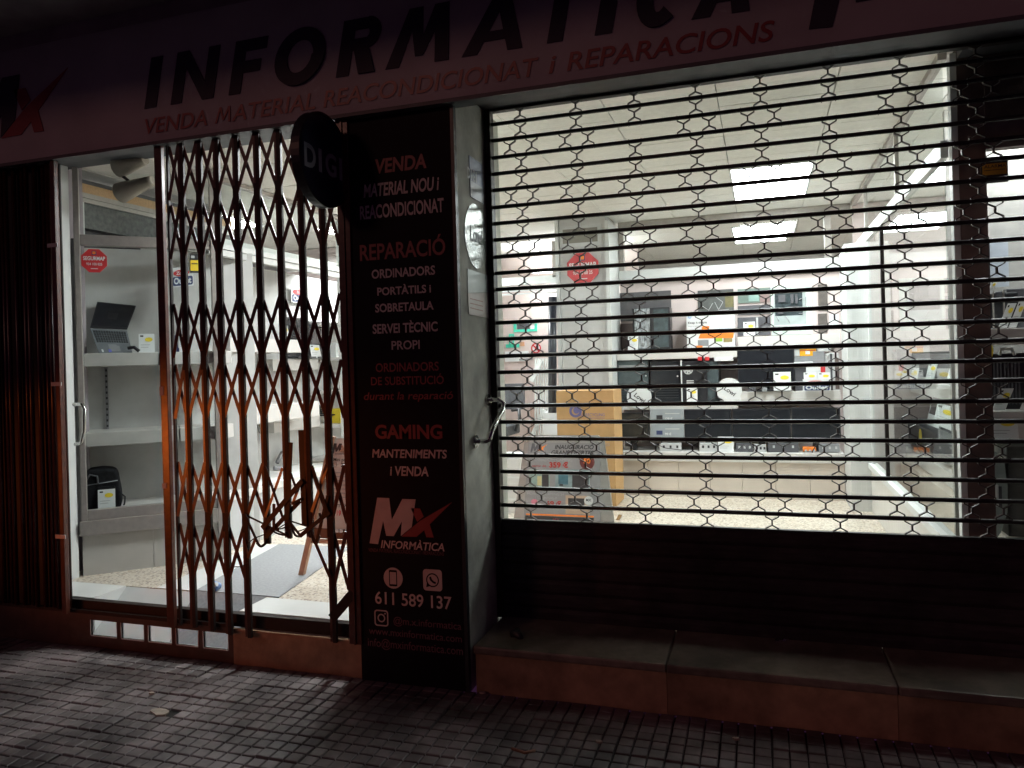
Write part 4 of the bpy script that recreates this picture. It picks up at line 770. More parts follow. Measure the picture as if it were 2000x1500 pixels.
for r, m, lb in (((1826, 568, 1840, 612), BLACK, 'narrow black carton with white print on the high showcase shelf'), ((1841, 574, 1862, 612), mat('box_rose', (.45, .20, .19), .5), 'reddish carton beside the black one on the high showcase shelf'), ((1828, 594, 1842, 612), DGREY, 'small dark carton in front of the black one on the high shelf')):
    o = one(RB(*r, 1.72 if m is not DGREY else 1.66, .06, .002), 'small_carton', m, lb, 'box'); RB(r[0] + 2, r[1] + 3, r[2] - 3, r[1] + 8, 1.719 if m is not DGREY else 1.659, .002).build('print', LGREY, o)
t = thing('white_tablet', 'white framed tablet standing tilted on the lower showcase shelf', 'tablet', RPl(1.3).p(*RPl(1.3).px(1822, 830))); Q = RPl(1.3); a0, b0, a1, b1 = Q.rect(1808, 768, 1832, 832); Q = Pl(Q.p(a0, b0), Q.x, Q.z + Q.n * -.2 + Q.x * .2)
mb = MB(); mb.prism(Q, rrect(0, 0, a1 - a0, b1 - b0, .012), -.012, 0); mb.build('shell', CARD, t); mb = MB(); mb.pbox(Q, .03, a1 - a0 - .03, (b1 - b0) * .35, (b1 - b0) * .9, .0005, .003); mb.build('screen', SCREEN, t)
card(RPl(1.22), 1822, 790, 1858, 834, 'large tilted price card in front of the black printer', .15)
t = thing('black_printer', 'black desktop printer with a yellow oval sticker behind the glass partition', 'printer', RPl(1.26).p(*RPl(1.26).px(1815, 884)))
RB(1764, 838, 1872, 884, 1.27, .4, .012).build('body', BLACK, t); RB(1768, 830, 1868, 838, 1.30, .33, .006).build('lid', DGREY, t); RB(1775, 872, 1866, 880, 1.262, .01).build('paper_slot', INK, t); RB(1832, 844, 1868, 866, 1.262, .01, .003).build('control_panel', MGREY, t)
Q = RPl(1.255); a, b = Q.px(1798, 852); mb = MB(); mb.prism(Q, ell(a, b, .055, .062, 20), 0, .003); mb.build('yellow_sticker', YEL, t)
for r, m, lb in (((1690, 793, 1727, 848), DGREY, 'dark flat carton by the dark partition post'), ((1690, 850, 1725, 880), MGREY, 'grey carton below the dark flat one by the partition post'), ((1764, 886, 1764.5, 886.5), INK, '')):
    if lb: o = one(RB(*r, 1.4, .2, .003), 'showcase_carton', m, lb, 'box'); RB(r[0] + 4, r[3] - 8, r[2] - 4, r[3] - 4, 1.398, .002).build('orange_band', ORANGE, o)
mb = MB(); mb.box(1.2, 2.29, .68, 4.38, ZF, .56); one(mb, 'low_cabinet', BASEP, 'beige low cabinet under the glazed showcase shelves', 'cabinet')

# ================================================================== FAR RIGHT WINDOW
YW = .95
mb = MB(); mb.box(1.012, 1.94, 1.42, 1.46, ZF, 2.9); one(mb, 'display_backboard', mat('backboard', (.33, .32, .30), .6, var=.1), 'grey backboard behind the goods in the far right window', 'board')
def S(r, d, lb): return one(B(*r, .80, d, .004), 'window_shelf', SHELF, lb, 'shelf', 'white shelves in the far right window')
S((1920, 640, 2080, 672), .55, 'upper white shelf in the far right window, right of the brown column'); S((1920, 803, 2080, 862), .55, 'lower thick white shelf in the far right window, right of the brown column')
t = one(B(1934, 468, 1970, 560, 1.30, .02), 'bluish_display', mat('pale_blue_panel', (.42, .46, .52), .35, var=.04), 'pale bluish upright panel in the far right window', 'panel'); B(1931, 466, 1934, 600, 1.298, .03).build('edge', INK, t)
t = thing('dark_device', 'black squarish device with silver uprights on the upper far right shelf', 'device', PY(1950, 640, .9))
B(1921, 572, 1990, 641, 1.0, .2, .01).build('case', BLACK, t); B(1939, 566, 1942, 640, .99, .012).build('silver_upright', ALU, t); B(1960, 566, 1963, 640, .99, .012).build('silver_upright', ALU, t); B(1944, 570, 1958, 580, .99, .02, .003).build('knob', DGREY, t)
one(B(1967, 562, 2060, 641, 1.05, .2, .006), 'dark_monitor', DGREY, 'dark flat device at the right edge on the upper far right shelf', 'device')
card(PYL(.93), 1927, 546, 1938, 574, 'tilted slim price card high on the dark device in the far right window', .42); card(PYL(.86), 1949, 588, 1966, 640, 'tilted price card in front of the black device, far right window', .42); card(PYL(.86), 1969, 584, 1984, 640, 'tilted price card with yellow mark at the right edge of the upper far right shelf', .42)
t = thing('ribbed_case', 'black ribbed upright case standing on the lower far right shelf', 'case', PY(1965, 803, .9))
B(1927, 690, 2050, 803, .95, .25, .012).build('body', BLACK, t)
for k in range(9): B(1933 + k * 7, 700, 1937 + k * 7, 790, .949, .01, .003).build('rib', DGREY, t)
mb = MB(); mb.tube([PY(1952, 694, .93), PY(1956, 682, .93), PY(1976, 682, .93), PY(1982, 694, .93)], .008, 8); mb.build('handle', LGREY, t)
mb = MB(); P = PYL(.90); mb.prism(P, ell(*P.px(1928, 685), .026, .048, 20), 0, .004); one(mb, 'yellow_sticker', YEL, 'yellow oval sticker hanging beside the brown column in the far right window', 'sticker')
card(PYL(.86), 1936, 755, 1962, 803, 'tilted price card leaning on the black ribbed case', .42); card(PYL(.86), 1990, 760, 2015, 803, 'tilted price card at the very right edge before the ribbed case', .42)
card(PYL(.785), 1934, 812, 1990, 862, 'large pale card with faded yellow oval on the front of the lower far right shelf')
t = thing('car_reflection_shape', 'pale grey green rounded shape standing in for a reflected car low in the far right window', 'reflection stand-in', PY(1945, 1046, 1.0)); P = PYL(.95)  # solid shape added in place of a car reflected in the glass
mb = MB(); mb.prism(P, [P.px(u, v) for u, v in ((1915, 1050), (1915, 882), (1928, 874), (1948, 884), (1962, 905), (1968, 950), (1968, 1000), (1955, 1040), (1948, 1050))], -.25, 0); mb.build('shell', mat('car_reflection_shell', (.36, .42, .40), .3, var=.12), t)
B(1928, 946, 1951, 990, .949, .01, .004).build('pale_panel', CARD, t); B(1951, 950, 1957, 990, .948, .012).build('dark_strip', DGREY, t); mb = MB(); mb.tube([PY(1938, 900, .93), PY(1952, 888, .93), PY(1966, 900, .93)], .010, 8); mb.build('handle', CHROME, t)
one(B(1968, 872, 2060, 1050, 1.05, .3, .01), 'dark_carton', mat('dark_carton', (.075, .075, .07), .5, var=.25, scale=20), 'dark bulky carton at the right edge under the lower far right shelf', 'box')
P = PYL(.570); t = one(B(1916, 306, 1969, 357, .570, .004), 'alarm_sticker', INK, 'black and yellow alarm sticker on the far right window glass', 'sticker'); B(1919, 319, 1966, 341, .565, .002).build('yellow_field', mat('sticker_yellow', (.62, .40, .04), .5, var=.1), t)
a0, b0, a1, b1 = P.rect(1921, 322, 1964, 328); text(t, 'lettering', 'ALARMA', P, a0, b0, b1 - b0, INK, .0075, 'L', 0, .01, a1 - a0); B(1922, 331, 1964, 332.5, .565, .003).build('print_line', INK, t); B(1922, 309, 1950, 315, .565, .002).build('print_band', DGREY, t)

# ================================================================== PILLAR SIDE (reveal facing the window)
RV = Pl((-1.3705, 0, 0), (0, 1, 0))
def rv(pts, m, nm, lb, cat, c=.003):
    mb = MB(); mb.prism(RV, [RV.px(*p) for p in pts], .0005, c); return one(mb, nm, m, lb, cat)
t = rv([(915, 303), (941, 322), (944, 399), (918, 384)], mat('flyer_blue', (.22, .25, .36), .4, var=.3, scale=6), 'flyer', 'curled blue phone company flyer taped high on the pillar side', 'flyer')
a, b = RV.px(921, 345)
for ch, k, wd in (('D', -.05, .036), ('I', -.015, .010), ('G', .02, .036), ('I', .055, .010)): text(t, 'letter', ch, RV, a + k, b - .02, .055, CARD, .005, 'C', 0, .02, wd)
mb = MB(); mb.prism(RV, [RV.px(*p) for p in ((917, 352), (942, 368), (944, 399), (918, 384))], .003, .0042); mb.build('pale_half', mat('flyer_pale', (.42, .45, .50), .4, var=.15), t)
P0 = RV.px(908, 470); P1 = RV.px(950, 470); a, b = RV.px(929, 462); ra = (P1[0] - P0[0]) / 2; rb = (RV.px(929, 400)[1] - RV.px(929, 524)[1]) / 2
mb = MB(); mb.prism(RV, ell(a, b, ra, rb, 32), .0005, .003); t = one(mb, 'round_sticker', mat('foil_sticker', (.55, .58, .55), .22, .35, var=.2, scale=30, bump=.5), 'silvery round phone shop sticker on the pillar side', 'sticker'); text(t, 'lettering', 'Lowi', RV, a, b - .03, .075, INK, .005, 'C', 0, .02, ra * 1.1)
rv([(912, 525), (952, 538), (953, 571), (913, 572)], mat('notice_pale', (.55, .60, .57), .35, var=.12, scale=8), 'notice', 'pale greenish notice sheet on the pillar side, upper of two', 'notice')
t = rv([(913, 573), (953, 572), (955, 622), (915, 614)], mat('notice_warm', (.60, .54, .50), .4, var=.1, scale=8), 'notice', 'pinkish white notice sheet on the pillar side, lower of two', 'notice')
mb = MB()
for k in range(3): p, q = RV.px(918, 584 + k * 9), RV.px(942, 590 + k * 9); mb.prism(RV, [p, q, (q[0], q[1] + .004), (p[0], p[1] + .004)], .003, .0042)
mb.build('print_line', mat('print_red', (.45, .25, .20), .5), t)
t = thing('grab_handle', 'bent steel pull handle fixed to the pillar side', 'handle', RV.p(*RV.px(940, 820)))
p0, p1 = RV.px(952, 781), RV.px(928, 862); X0 = -1.37
mb = MB(); mb.tube([(X0, p0[0], p0[1]), (X0 + .06, p0[0] + .004, p0[1]), (X0 + .085, p0[0] + .004, p0[1] - .02), (X0 + .085, p0[0] - .01, p0[1] - .06), (X0 + .085, (p0[0] + p1[0]) / 2, (p0[1] + p1[1]) / 2), (X0 + .085, p1[0] + .01, p1[1] + .05), (X0 + .075, p1[0], p1[1] + .008), (X0 + .05, p1[0], p1[1]), (X0, p1[0], p1[1])], .0125, 12); mb.build('bar', CHROME, t)
for p in (p0, p1): mb = MB(); mb.tube([(X0 + .0005, p[0], p[1]), (X0 + .008, p[0], p[1])], .032, 16); mb.build('rosette', CHROME, t)

# ================================================================== LEFT ENTRANCE: SPLAYED DISPLAY WINDOW
A0 = (-4.219, .413, 0); AD = (.366, .346, 0); AL = Pl(A0, AD); SW = .826
AB = AL.off(-.42)
mb = MB(); mb.pbox(AL, -.25, 1.15, ZF, 2.44, -.50, -.42); struct(mb, 'wall_display', GREY)
mb = MB(); mb.box(-4.34, -4.232, .03, .395, ZF, 2.899); one(mb, 'door_jamb', FRAME, 'white tiled jamb strip just inside the folded gate', 'jamb')
t = thing('display_window', 'grey framed splayed shop window left of the entrance, with shelves behind the glass', 'window', AL.p(.4, ZF))
mb = MB(); mb.pbox(AL, 0, .034, .5, 2.899, -.05, .012, .004); mb.build('frame_post', ALU, t)
mb = MB(); mb.pbox(AL, .826, .90, .241, 2.955, -.06, .02, .004); mb.build('frame_post', ALU, t)
mb = MB(); mb.pbox(AL, .035, .825, .60, .665, -.05, .008, .004); mb.build('bottom_rail', ALU, t)
mb = MB(); mb.pbox(AL, -.01, .825, .505, .599, -.05, .03, .004); mb.build('sill', ALU, t)
mb = MB(); mb.pbox(AL, .035, .825, 2.395, 2.465, -.05, .008, .004); mb.build('mid_rail', ALU, t)
mb = MB(); mb.pbox(AL, .035, .825, .666, 2.394, -.008, -.006); mb.v = mb.v[4:8]; mb.f = [(0, 1, 2, 3)]; mb.build('pane', GL, t)
mb = MB(); mb.pbox(AL, .035, .825, 2.466, 2.89, -.008, -.006); mb.v = mb.v[4:8]; mb.f = [(0, 1, 2, 3)]; mb.build('pane', GL, t)
for s0, s1 in ((.0, .415), (.418, .83)): mb = MB(); mb.pbox(AL, s0, s1, ZF, .504, -.06, -.012); mb.build('base_panel', mat('entry_base', (.44, .43, .40), .5, var=.07, scale=4), t)
mb = MB(); mb.pbox(AL, .0, .83, .60, .655, -.42, -.051); mb.build('floor_board', SHELF, t)
mb = MB(); mb.pbox(AL, -.02, .0, .5, 2.44, -.42, -.02); mb.build('side_panel', LGREY, t)
# roof box seen through the transom
t = thing('shutter_box', 'dark roller box with a timber strip seen through the transom over the display window', 'roller box', (-4.5, 1.0, 2.5))
def xb(z0, z1, m, nm, d=0, z0b=None): mb = MB(); mb.box(-4.60, -4.40 + d, .52, 2.2, z0, z1); mb.build(nm, m, t)
xb(2.865, 2.895, DGREY, 'dark_band'); xb(2.80, 2.864, WOOD, 'timber_strip', .01); xb(2.765, 2.799, ALU, 'metal_strip', .02); xb(2.735, 2.7645, ALU, 'metal_strip', .012); xb(2.56, 2.734, DUSK, 'dusty_panel'); xb(2.45, 2.559, INK, 'dark_gap', -.05)
mb = MB(); mb.box(-4.40, -4.37, .60, .64, 2.47, 2.73); mb.build('white_upright', FRAME, t)
# shelves inside the display
def AS(s0, s1, z0, z1, c0, c1, m, lb):
    mb = MB(); mb.pbox(AL, s0, s1, z0, z1, c0, c1, .004); return one(mb, 'display_shelf', m, lb, 'shelf', 'thick shelves in the entrance display')
GSH = mat('shelf_grey', (.47, .455, .43), .5, var=.12, scale=7)
AS(.03, .485, 1.603, 1.69, -.42, -.06, GSH, 'thick grey shelf under the open laptop in the display window'); AS(.487, .95, 1.603, 1.69, -.42, -.05, SHELF, 'white shelf continuing right of the laptop shelf behind the gate')
AS(.03, .60, 1.073, 1.163, -.42, -.06, GSH, 'thick grey empty shelf below the laptop, with the slotted rail above it'); AS(.602, .90, 1.073, 1.163, -.42, -.05, SHELF, 'white shelf continuing right of the empty grey shelf')
P = AL.off(-.41); a0, b0, a1, b1 = P.rect(206, 848, 212, 718); mb = MB(); mb.pbox(P, a0, a1, b1 if b1 < b0 else b0, b0 if b1 < b0 else b1, 0, .012); t = one(mb, 'slotted_rail', INKG, 'slotted metal shelf rail on the grey wall under the laptop shelf', 'rail')
mb = MB(); lo, hi = min(b0, b1), max(b0, b1)
for k in range(12): mb.pbox(P, a0 + .004, a1 - .004, lo + (hi - lo) * (k + .3) / 12, lo + (hi - lo) * (k + .7) / 12, .0125, .014)
mb.build('slot', INK, t)
# laptop
LG = mat('laptop_grey', (.16, .175, .19), .4, var=.1)
t = thing('laptop', 'open black laptop tilted up on the grey shelf of the display window', 'laptop', AL.p(.25, 1.69, -.2))
def ap3(u, v, c): P = AL.off(c); return P.p(*P.px(u, v))
q = [ap3(194, 690, -.10), ap3(259, 690, -.10), ap3(248, 645, -.26), ap3(176, 641, -.26)]; mb = MB(); mb.slab(q, -AL.n * .018 - AL.z * .01); mb.build('base', LG, t)
n_ = (q[1] - q[0]).cross(q[3] - q[0]).normalized(); n_ = n_ if n_.dot(CAM - q[0]) > 0 else -n_
def on(a, b): return q[0].lerp(q[1], a).lerp(q[3].lerp(q[2], a), b)
mb = MB()
for r in range(5):
    for k in range(13): a, b = .05 + k * .07, .44 + r * .10; mb.slab([on(a, b), on(a + .055, b), on(a + .055, b + .075), on(a, b + .075)], n_ * .003)
mb.build('keyboard', mat('key_dark', (.035, .04, .045), .45), t)
mb = MB(); mb.slab([on(.34, .08), on(.66, .08), on(.66, .36), on(.34, .36)], n_ * .0015); mb.build('touchpad', MGREY, t)
for a, m in ((.10, CARD), (.30, mat('sticker_blue', (.15, .16, .55), .4))): mb = MB(); mb.slab([on(a, .05), on(a + (.05 if m is CARD else .09), .05), on(a + (.05 if m is CARD else .09), .15), on(a, .15)], n_ * .002); mb.build('sticker', m, t)
L = [ap3(176, 640, -.262), ap3(248, 644, -.262), ap3(266, 597, -.36), ap3(190, 589, -.36)]; mb = MB(); mb.slab(L, -AL.n * .014); mb.build('lid', BLACK, t); n2 = (L[1] - L[0]).cross(L[3] - L[0]).normalized(); n2 = n2 if n2.dot(CAM - L[0]) > 0 else -n2
def on2(a, b): return L[0].lerp(L[1], a).lerp(L[3].lerp(L[2], a), b)
mb = MB(); mb.slab([on2(.04, .10), on2(.96, .10), on2(.97, .96), on2(.03, .96)], n2 * .0015); mb.build('screen', SCREEN, t)
mb = MB(); mb.tube([ap3(250, 680, -.09), ap3(262, 678, -.08), ap3(272, 686, -.08)], .012, 8); one(mb, 'charger', BLACK, 'black charger lying at the right foot of the open laptop', 'charger')
card(AL.off(-.12), 271, 651, 302, 690, 'white price card to the right of the open laptop'); card(AL.off(-.1), 350, 652, 366, 688, 'price card behind the gate bars on the white display shelf')
mb = MB(); P = AL.off(-.12); mb.prism(P, [P.px(u, v) for u, v in ((338, 690), (340, 655), (346, 655), (348, 678), (357, 689))], -.05, 0); one(mb, 'headset', NAVY, 'small dark headset on the white shelf behind the gate bars', 'headset')
# backpack
P = AL.off(-.10); t = thing('backpack', 'black backpack leaning in the bottom corner of the display window', 'backpack', P.p(*P.px(200, 998)))
bm = bmesh.new(); o_ = [P.px(u, v) for u, v in ((166, 998), (165, 925), (172, 919), (200, 915), (222, 917), (229, 924), (236, 960), (238, 980), (236, 992))]
vs = [bm.verts.new(P.p(a, b, -.2)) for a, b in o_]; f = bm.faces.new(vs); ex = bmesh.ops.extrude_face_region(bm, geom=[f]); bmesh.ops.translate(bm, verts=[v for v in ex['geom'] if isinstance(v, bmesh.types.BMVert)], vec=P.n * .2)
bmesh.ops.bevel(bm, geom=[e for e in bm.edges], offset=.018, segments=3, affect='EDGES', profile=.5); bmesh.ops.recalc_face_normals(bm, faces=bm.faces[:]); bm.verts.index_update()
mb = MB(); mb.add([v.co.copy() for v in bm.verts], [tuple(v.index for v in f.verts) for f in bm.faces]); bm.free(); CLOTH = mat('bag_cloth', (.012, .012, .014), .8, var=.4, scale=40, bump=.3, spec=.12); mb.build('bag', CLOTH, t)
B(190, 950, 226, 996, 0, .03, .012, P=P.off(.012)).build('pocket', CLOTH, t)
mb = MB(); mb.tube([P.p(*P.px(u, v), .008) for u, v in ((168, 938), (176, 927), (190, 930), (192, 945))], .006, 6); mb.build('strap', DGREY, t); mb = MB(); mb.tube([P.p(*P.px(u, v), -.05) for u, v in ((235, 965), (244, 972), (243, 985), (240, 993))], .005, 6); mb.build('hanging_strap', BLACK, t)
mb = MB(); mb.tube([P.p(*P.px(u, v), .002) for u, v in ((170, 948), (196, 944), (230, 938))], .003, 6); mb.build('zip', MGREY, t)
card(AL.off(-.055), 191, 956, 225, 995, 'white price card propped against the black backpack')
# stickers on the display glass
P = AL.off(-.004); octagon(P, 159, 487, 209, 532, 'red octagon alarm sign on the splayed display window glass', '934 100 025')
t = one(B(371, 497, 389, 533, 0, .003, P=AL.off(-.003)), 'alarm_sticker', INK, 'black and yellow alarm sticker on the display glass behind the gate', 'sticker'); B(372, 508, 388, 529, 0, .002, P=AL.off(-.001)).build('yellow_field', mat('sticker_bright_yellow', (.75, .55, .03), .5, var=.08), t); B(373, 499, 380, 504, 0, .002, P=AL.off(-.001)).build('logo_mark', LGREY, t); B(374, 514, 386, 516, 0, .002, P=AL.off(.0005)).build('print_line', INK, t)
outlet(AL.off(-.012), 335, 524, 378, 562, 'white outlet sign hanging in the splayed display window', .12)
# spotlights over the door
for i, (pts, lb) in enumerate(((((284, 312), (262, 322), (234, 326)), 'upper beige spotlight under the entrance ceiling'), (((300, 352), (268, 366), (238, 376)), 'lower beige spotlight under the entrance ceiling'))):
    t = thing('spotlight', lb, 'spotlight', PY(265, 325 + 45 * i, .45), 'spotlights in the entrance'); a, b, c_ = [PY(u, v, .45) for u, v in pts]; b = a.lerp(c_, .55)
    M_ = mat('spot_beige', (.36, .33, .27), .5, var=.08); d = (a - c_).normalized()
    mb = MB(); mb.tube([a - d * .0, a - d * .03, c_ + d * .05, c_ - d * .01], [.030, .034, .058, .066], 16); mb.build('shade', M_, t); mb = MB(); mb.tube([c_ - d * .0101, c_ - d * .014], [.060, .055], 16); mb.build('lamp_face', LGREY, t)
    k = PY(240 if i else 246, 344 if i else 312, .47); mb = MB(); mb.tube([k, b], .010, 8); mb.tube([k, k + Vector((0, .02, .25))], .006, 6); mb.build('arm', BLACK, t)
t = thing('pull_handle', 'long bent steel door pull at the left edge of the entrance', 'handle', PX(150, 830, -4.15)); ys = -4.15
mb = MB(); pa, pb = PX(144, 790, ys), PX(147, 868, ys); mb.tube([pa, pa + Vector((.07, 0, 0)), pa + Vector((.085, 0, -.03)), pb + Vector((.075, 0, .08)), pb + Vector((.05, 0, .01)), pb], .012, 10); mb.build('bar', CHROME, t)

# ================================================================== LEFT ENTRANCE: SIDE WALL ALCOVE
XW = -3.70
mb = MB(); mb.box(-4.30, -4.16, 1.20, 4.39, ZF, 2.44); struct(mb, 'wall_alcove', GREY)
mb = MB(); mb.box(-4.40, XW - .02, 1.16, 2.86, 2.475, 2.52); one(mb, 'alcove_roof', WHITE, 'white roof board over the side wall alcove', 'board')
t = thing('alcove_beam', 'white double beam running along the top of the left side wall', 'beam', (XW, 1.9, 2.39)); mb = MB(); mb.box(XW - .04, XW + .01, 1.06, 2.87, 2.435, 2.474, .003); mb.build('upper_rail', FRAME, t); mb = MB(); mb.box(XW - .04, XW, 1.06, 2.87, 2.385, 2.432, .003); mb.build('lower_rail', FRAME, t)
t = thing('side_counter', 'long low white counter along the left side wall with pale base panels', 'counter', (XW - .2, 1.9, ZF))
mb = MB(); mb.box(-4.158, XW + .01, 1.05, 2.82, .60, .655, .004); mb.build('worktop', WHITE, t)
for i in range(4): mb = MB(); mb.box(XW - .03, XW, 1.06 + i * .44, 1.06 + i * .44 + .437, ZF, .599); mb.build('base_panel', LGREY, t)
t = thing('side_transom', 'glazed transom strip above the left side wall beam', 'window', (XW, 1.9, 2.5)); mb = MB(); mb.add([(XW - .015, 1.10, 2.476), (XW - .015, 2.86, 2.476), (XW - .015, 2.86, 2.93), (XW - .015, 1.10, 2.93)], [(0, 1, 2, 3)]); mb.build('pane', GP, t)
mb = MB(); mb.box(XW - .03, XW + .02, 1.06, 4.39, 2.925, 2.957); mb.build('top_rail', ALU, t)
for n_, r, lb in (('a', (450, 662, 592, 688), 'upper white shelf on the left side wall, behind the middle gate bars'), ('c', (478, 790, 624, 821), 'lower white shelf on the left side wall, behind the middle gate bars')):
    P = Pl((XW - .05, 0, 0), (0, 1, 0)); a0, b0, a1, b1 = P.rect(*(r[0], r[3], r[2], r[1])); lo, hi = min(b0, b1), max(b0, b1); mb = MB(); mb.box(-4.158, XW - .05, a0, a1, lo, hi, .004); one(mb, 'side_shelf', SHELF, lb, 'shelf', 'white shelves on the left side wall')
for r, lb in (((533, 701, 682, 722), 'second white shelf further along the left side wall carrying a black laptop'), ((535, 812, 670, 835), 'lowest white shelf further along the left side wall')):
    P = Pl((-4.0, 0, 0), (0, 1, 0)); a0, b0, a1, b1 = P.rect(*r); mb = MB(); mb.box(-4.158, -4.0, a0, min(a1, 2.9), min(b0, b1), max(b0, b1), .004); one(mb, 'side_shelf', SHELF, lb, 'shelf', 'white shelves on the left side wall')
one((lambda m: (m.box(-4.1, XW - .02, 1.10, 1.30, 1.06, 1.16, .004), m)[1])(MB()), 'side_shelf', SHELF, 'short white shelf end near the display window post', 'shelf', 'white shelves on the left side wall')
SWP = Pl((-4.14, 0, 0), (0, 1, 0))
outlet(SWP.off(.01), 569, 562, 600, 592, 'white outlet sign on the grey side wall between the right gate bars', .0)
def swlap(u0, v0, u1, v1, x, lb):
    P = Pl((x, 0, 0), (0, 1, 0)); a0, b0, a1, b1 = P.rect(u0, v0, u1, v1); t = thing('laptop', lb, 'laptop', P.p((a0 + a1) / 2, b0), 'laptops on the left side wall')
    mb = MB(); mb.pbox(P, a0, a1, b0 + .014, b1, -.012, 0, .003); mb.build('lid', BLACK, t); mb = MB(); mb.pbox(P, a0 + .015, a1 - .015, b0 + .03, b1 - .015, .0005, .002); mb.build('screen', SCREEN, t); mb = MB(); mb.pbox(P, a0, a1, b0, b0 + .014, -.01, .12, .003); mb.build('base', BLACK, t)
swlap(560, 620, 588, 664, -4.0, 'black laptop standing on the upper white side shelf behind the gate'); swlap(600, 628, 634, 700, -4.08, 'black laptop standing at the far end of the second side shelf'); swlap(560, 689, 596, 700, -4.06, 'flat dark laptop lying on the second side shelf'); swlap(622, 790, 636, 812, -4.08, 'small black laptop at the far end of the lowest side shelf')
card(Pl((-3.93, 0, 0), (0, 1, 0)), 556, 635, 566, 664, 'narrow price card in front of the laptop on the upper side shelf'); card(Pl((-3.97, 0, 0), (0, 1, 0)), 609, 673, 628, 700, 'price card in front of the laptop on the second side shelf')
mb = MB(); mb.tube([(-4.1, 2.35, .72), (-4.1, 2.42, .80), (-4.08, 2.5, .72), (-4.05, 2.4, .67), (-4.1, 2.3, .68)], .02, 6); one(mb, 'cable_pile', INKG, 'dark tangle of cable on the low white side counter', 'cable')
# far glass cabinet
t = thing('glass_cabinet', 'white framed glass cabinet beyond the left side wall, seen past the gate', 'cabinet', (-3.75, 3.6, ZF))
for y in (2.90, 3.9): mb = MB(); mb.box(-3.76, -3.68, y - .03, y + .03, ZF, 2.92, .003); mb.build('post', FRAME, t)
mb = MB(); mb.box(-3.755, -3.685, 2.931, 3.869, 2.30, 2.36); mb.build('top_rail', FRAME, t)
mb = MB(); mb.add([(-3.72, 2.93, ZF + .1), (-3.72, 3.87, ZF + .1), (-3.72, 3.87, 2.3), (-3.72, 2.93, 2.3)], [(0, 1, 2, 3)]); mb.build('pane', GP, t)
for z in (.66, .98, 1.30, 1.62, 1.95): mb = MB(); mb.box(-4.155, -3.76, 2.935, 3.86, z, z + .03); mb.build('shelf', SHELF, t)
for y, z, lb in ((3.05, 1.65, 'white carton on the third glass cabinet shelf from the top'), (3.3, 1.33, 'white carton on the middle glass cabinet shelf'), (3.1, 1.01, 'small yellow carton low in the glass cabinet')):
    mb = MB(); mb.box(-4.0, -3.9, y, y + .14, z + .001, z + .14, .002); one(mb, 'cabinet_carton', YEL if 'yellow' in lb else CARD, lb, 'box')

# ================================================================== ENTRANCE FLOOR
mb = MB(); zz = ZF + .007
mb.slab([(-3.24, .312, zz), (-2.66, .312, zz), (-2.87, 1.475, zz), (-3.455, 1.44, zz)], (0, 0, -.0065)); mb.slab([(-3.20, .03, .018), (-2.75, .03, .018), (-2.75, .309, ZF + .004), (-3.24, .309, ZF + .004)], (0, 0, -.004))
one(mb, 'entrance_mat', MATG, 'grey entrance mat running in from the door', 'mat')
t = thing('blue_spray', 'small blue plastic piece lying on the grey entrance mat', 'litter', PZ(420, 1146, ZF + .01)); mb = MB(); mb.tube([PZ(414, 1147, ZF + .03), PZ(420, 1145, ZF + .035), PZ(429, 1144, ZF + .03)], [.02, .032, .018], 10); mb.build('body', mat('plastic_blue', (.16, .28, .55), .3), t); mb = MB(); mb.tube([PZ(418, 1142, ZF + .05), PZ(424, 1141, ZF + .055)], .012, 8); mb.build('cap', CARD, t)
# wooden A-board
YE = .72; P = Pl((0, YE, 0), (1, 0, 0), (0, .12, 1))
t = thing('easel_board', 'wooden pavement easel with a pale price poster inside the entrance', 'board', PY(640, 1130, .7))
PAP = mat('easel_paper', (.50, .44, .40), .5, var=.05)
mb = MB(); mb.prism(P, [P.px(652, 856), P.px(612, 1030), P.px(760, 1040), P.px(760, 858)], -.012, 0); mb.build('poster', PAP, t)
mb = MB(); mb.bar(P.p(*P.px(651, 852), .004), P.p(*P.px(584, 1150), .004), .034, .03); mb.build('leg', EASEL, t)
mb = MB(); mb.bar(P.p(*P.px(765, 852), .004), P.p(*P.px(790, 1150), .004), .034, .03); mb.build('leg', EASEL, t)
mb = MB(); mb.prism(P, [P.px(612, 1030), P.px(607, 1050), P.px(770, 1058), P.px(765, 1040)], -.02, .012); mb.build('lower_rail', BLACK, t); mb = MB(); mb.prism(P, [P.px(606, 1052), P.px(604, 1060), P.px(770, 1068), P.px(770, 1060)], -.02, .01); mb.build('bottom_rail', EASEL, t)
def et(s, u0, v0, u1, v1, m, sh=0, bold=.01, nm='lettering'): a0, b0, a1, b1 = P.rect(u0, v0, u1, v1); text(t, nm, s, P, a0, b0, b1 - b0, m, .003, 'L', sh, bold, a1 - a0)
a0, b0, a1, b1 = P.rect(649, 866, 676, 886); logo(t, P, a0, b0, b1 - b0, INK, EASEL, .003, 1.1); et('INFORMÀTICA', 655, 885, 675, 888, INK, .2); et('Mini pc Dell', 652, 894, 690, 901, INK); et('229 €', 666, 904, 690, 912, INK, 0, .02)
for k, (u0, u1) in enumerate(((648, 684), (648, 680), (650, 686), (646, 678), (644, 682), (646, 684), (650, 690))): mb = MB(); a0, b0, a1, b1 = P.rect(u0, 922 + k * 8, u1, 924 + k * 8); mb.pbox(P, a0, a1, b0, b1, .0005, .002); mb.build('print_line', INKG, t)
et('MT470', 652, 985, 682, 991, INK); et('19 €', 658, 997, 676, 1007, RED, 0, .03); mb = MB(); P_ = P.px(655, 907); ring(mb, P, P_[0], P_[1], .016, .012, .0005, .002, 16); mb.build('round_mark', INKG, t)
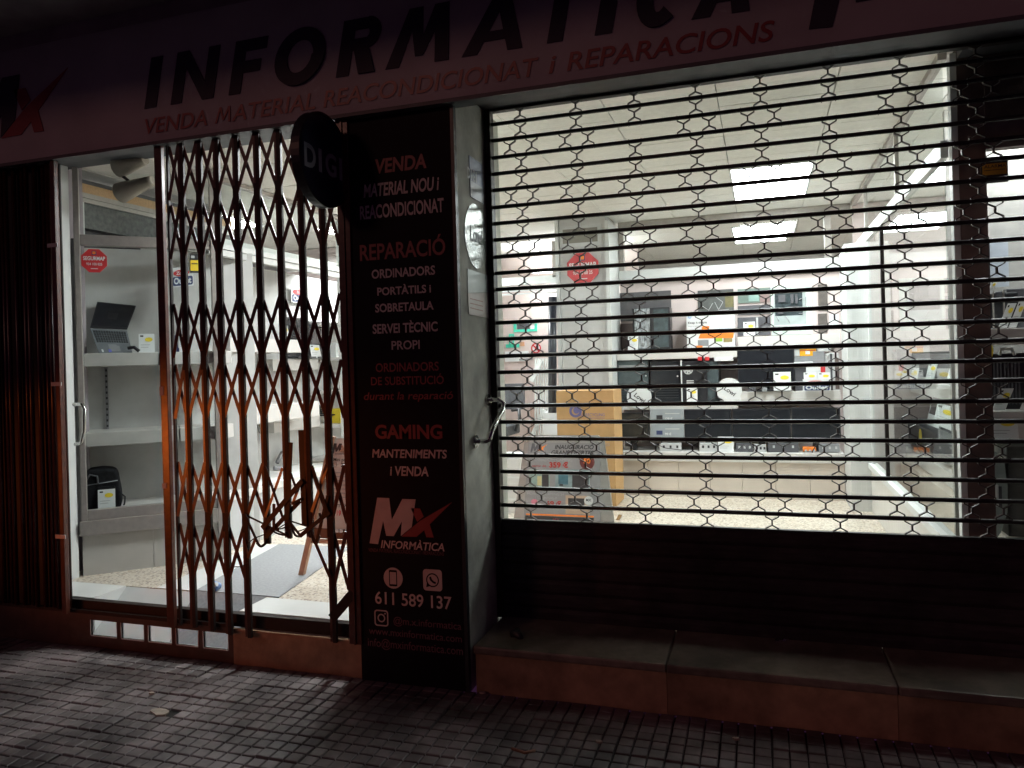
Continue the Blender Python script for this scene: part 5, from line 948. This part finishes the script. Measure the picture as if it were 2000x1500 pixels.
B(655, 1034, 661, 1040, 0, .002, P=P.off(.016)).build('screw_plate', LGREY, t); B(663, 1034, 669, 1040, 0, .002, P=P.off(.016)).build('screw_plate', LGREY, t)

# ================================================================== PAVEMENT LITTER
def chip(u, v, s, lb, m, cat='litter', seed=1):
    rnd = random.Random(seed); p = PZ(u, v, -.018); n = 9; mb = MB(); lo = []; 
    pts = [(p.x + s * rnd.uniform(.6, 1) * math.cos(2 * math.pi * i / n), p.y + s * .55 * rnd.uniform(.6, 1) * math.sin(2 * math.pi * i / n)) for i in range(n)]
    mb.prism(Pl((0, 0, -.02), (1, 0, 0), (0, 1, 0)), pts, .001, .009); one(mb, 'rubble' if s > .04 else 'litter', m, lb, cat)
STN = mat('broken_stone', (.42, .35, .28), .8, var=.25, scale=40, bump=.4)
chip(313, 1392, .065, 'pale broken paver piece lying by the hole in the pavement', STN, 'rubble', 4); chip(148 * 2, 1355, .02, 'tiny pale chip on the paving before the threshold', STN, seed=6); chip(1438, 1444, .02, 'tiny scrap on the paving below the ledge', STN, seed=8); chip(1170, 1450, .02, 'small pale scrap on the paving, right part', STN, seed=9); chip(942, 1354, .02, 'small bright chip at the foot of the pillar', STN, seed=10)
mb = MB(); mb.tube([PZ(1000, 1462, .0), PZ(1025, 1470, .005), PZ(1045, 1466, .0)], .006, 6); one(mb, 'twig', mat('twig_brown', (.30, .14, .08), .7), 'small reddish twig on the paving near the bottom edge', 'litter')
P = PYL(.2)
rnd = random.Random(12); mb = MB()
for k in range(9): p = PZ(1525 + rnd.uniform(-14, 22), 1248 + rnd.uniform(-5, 6), .206); mb.box(p.x, p.x + .02, p.y, p.y + .012, .2035, .207 + rnd.uniform(0, .006))
one(mb, 'crumpled_foil', CHROME, 'crumpled shiny scrap lying on the stone ledge', 'litter')
mb = MB(); mb.tube([PZ(998, 1240, .21), PZ(1010, 1236, .22), PZ(1018, 1246, .21)], [.02, .028, .012], 8); one(mb, 'dark_bag', BLACK, 'small dark crumpled bag on the ledge by the pillar', 'litter')
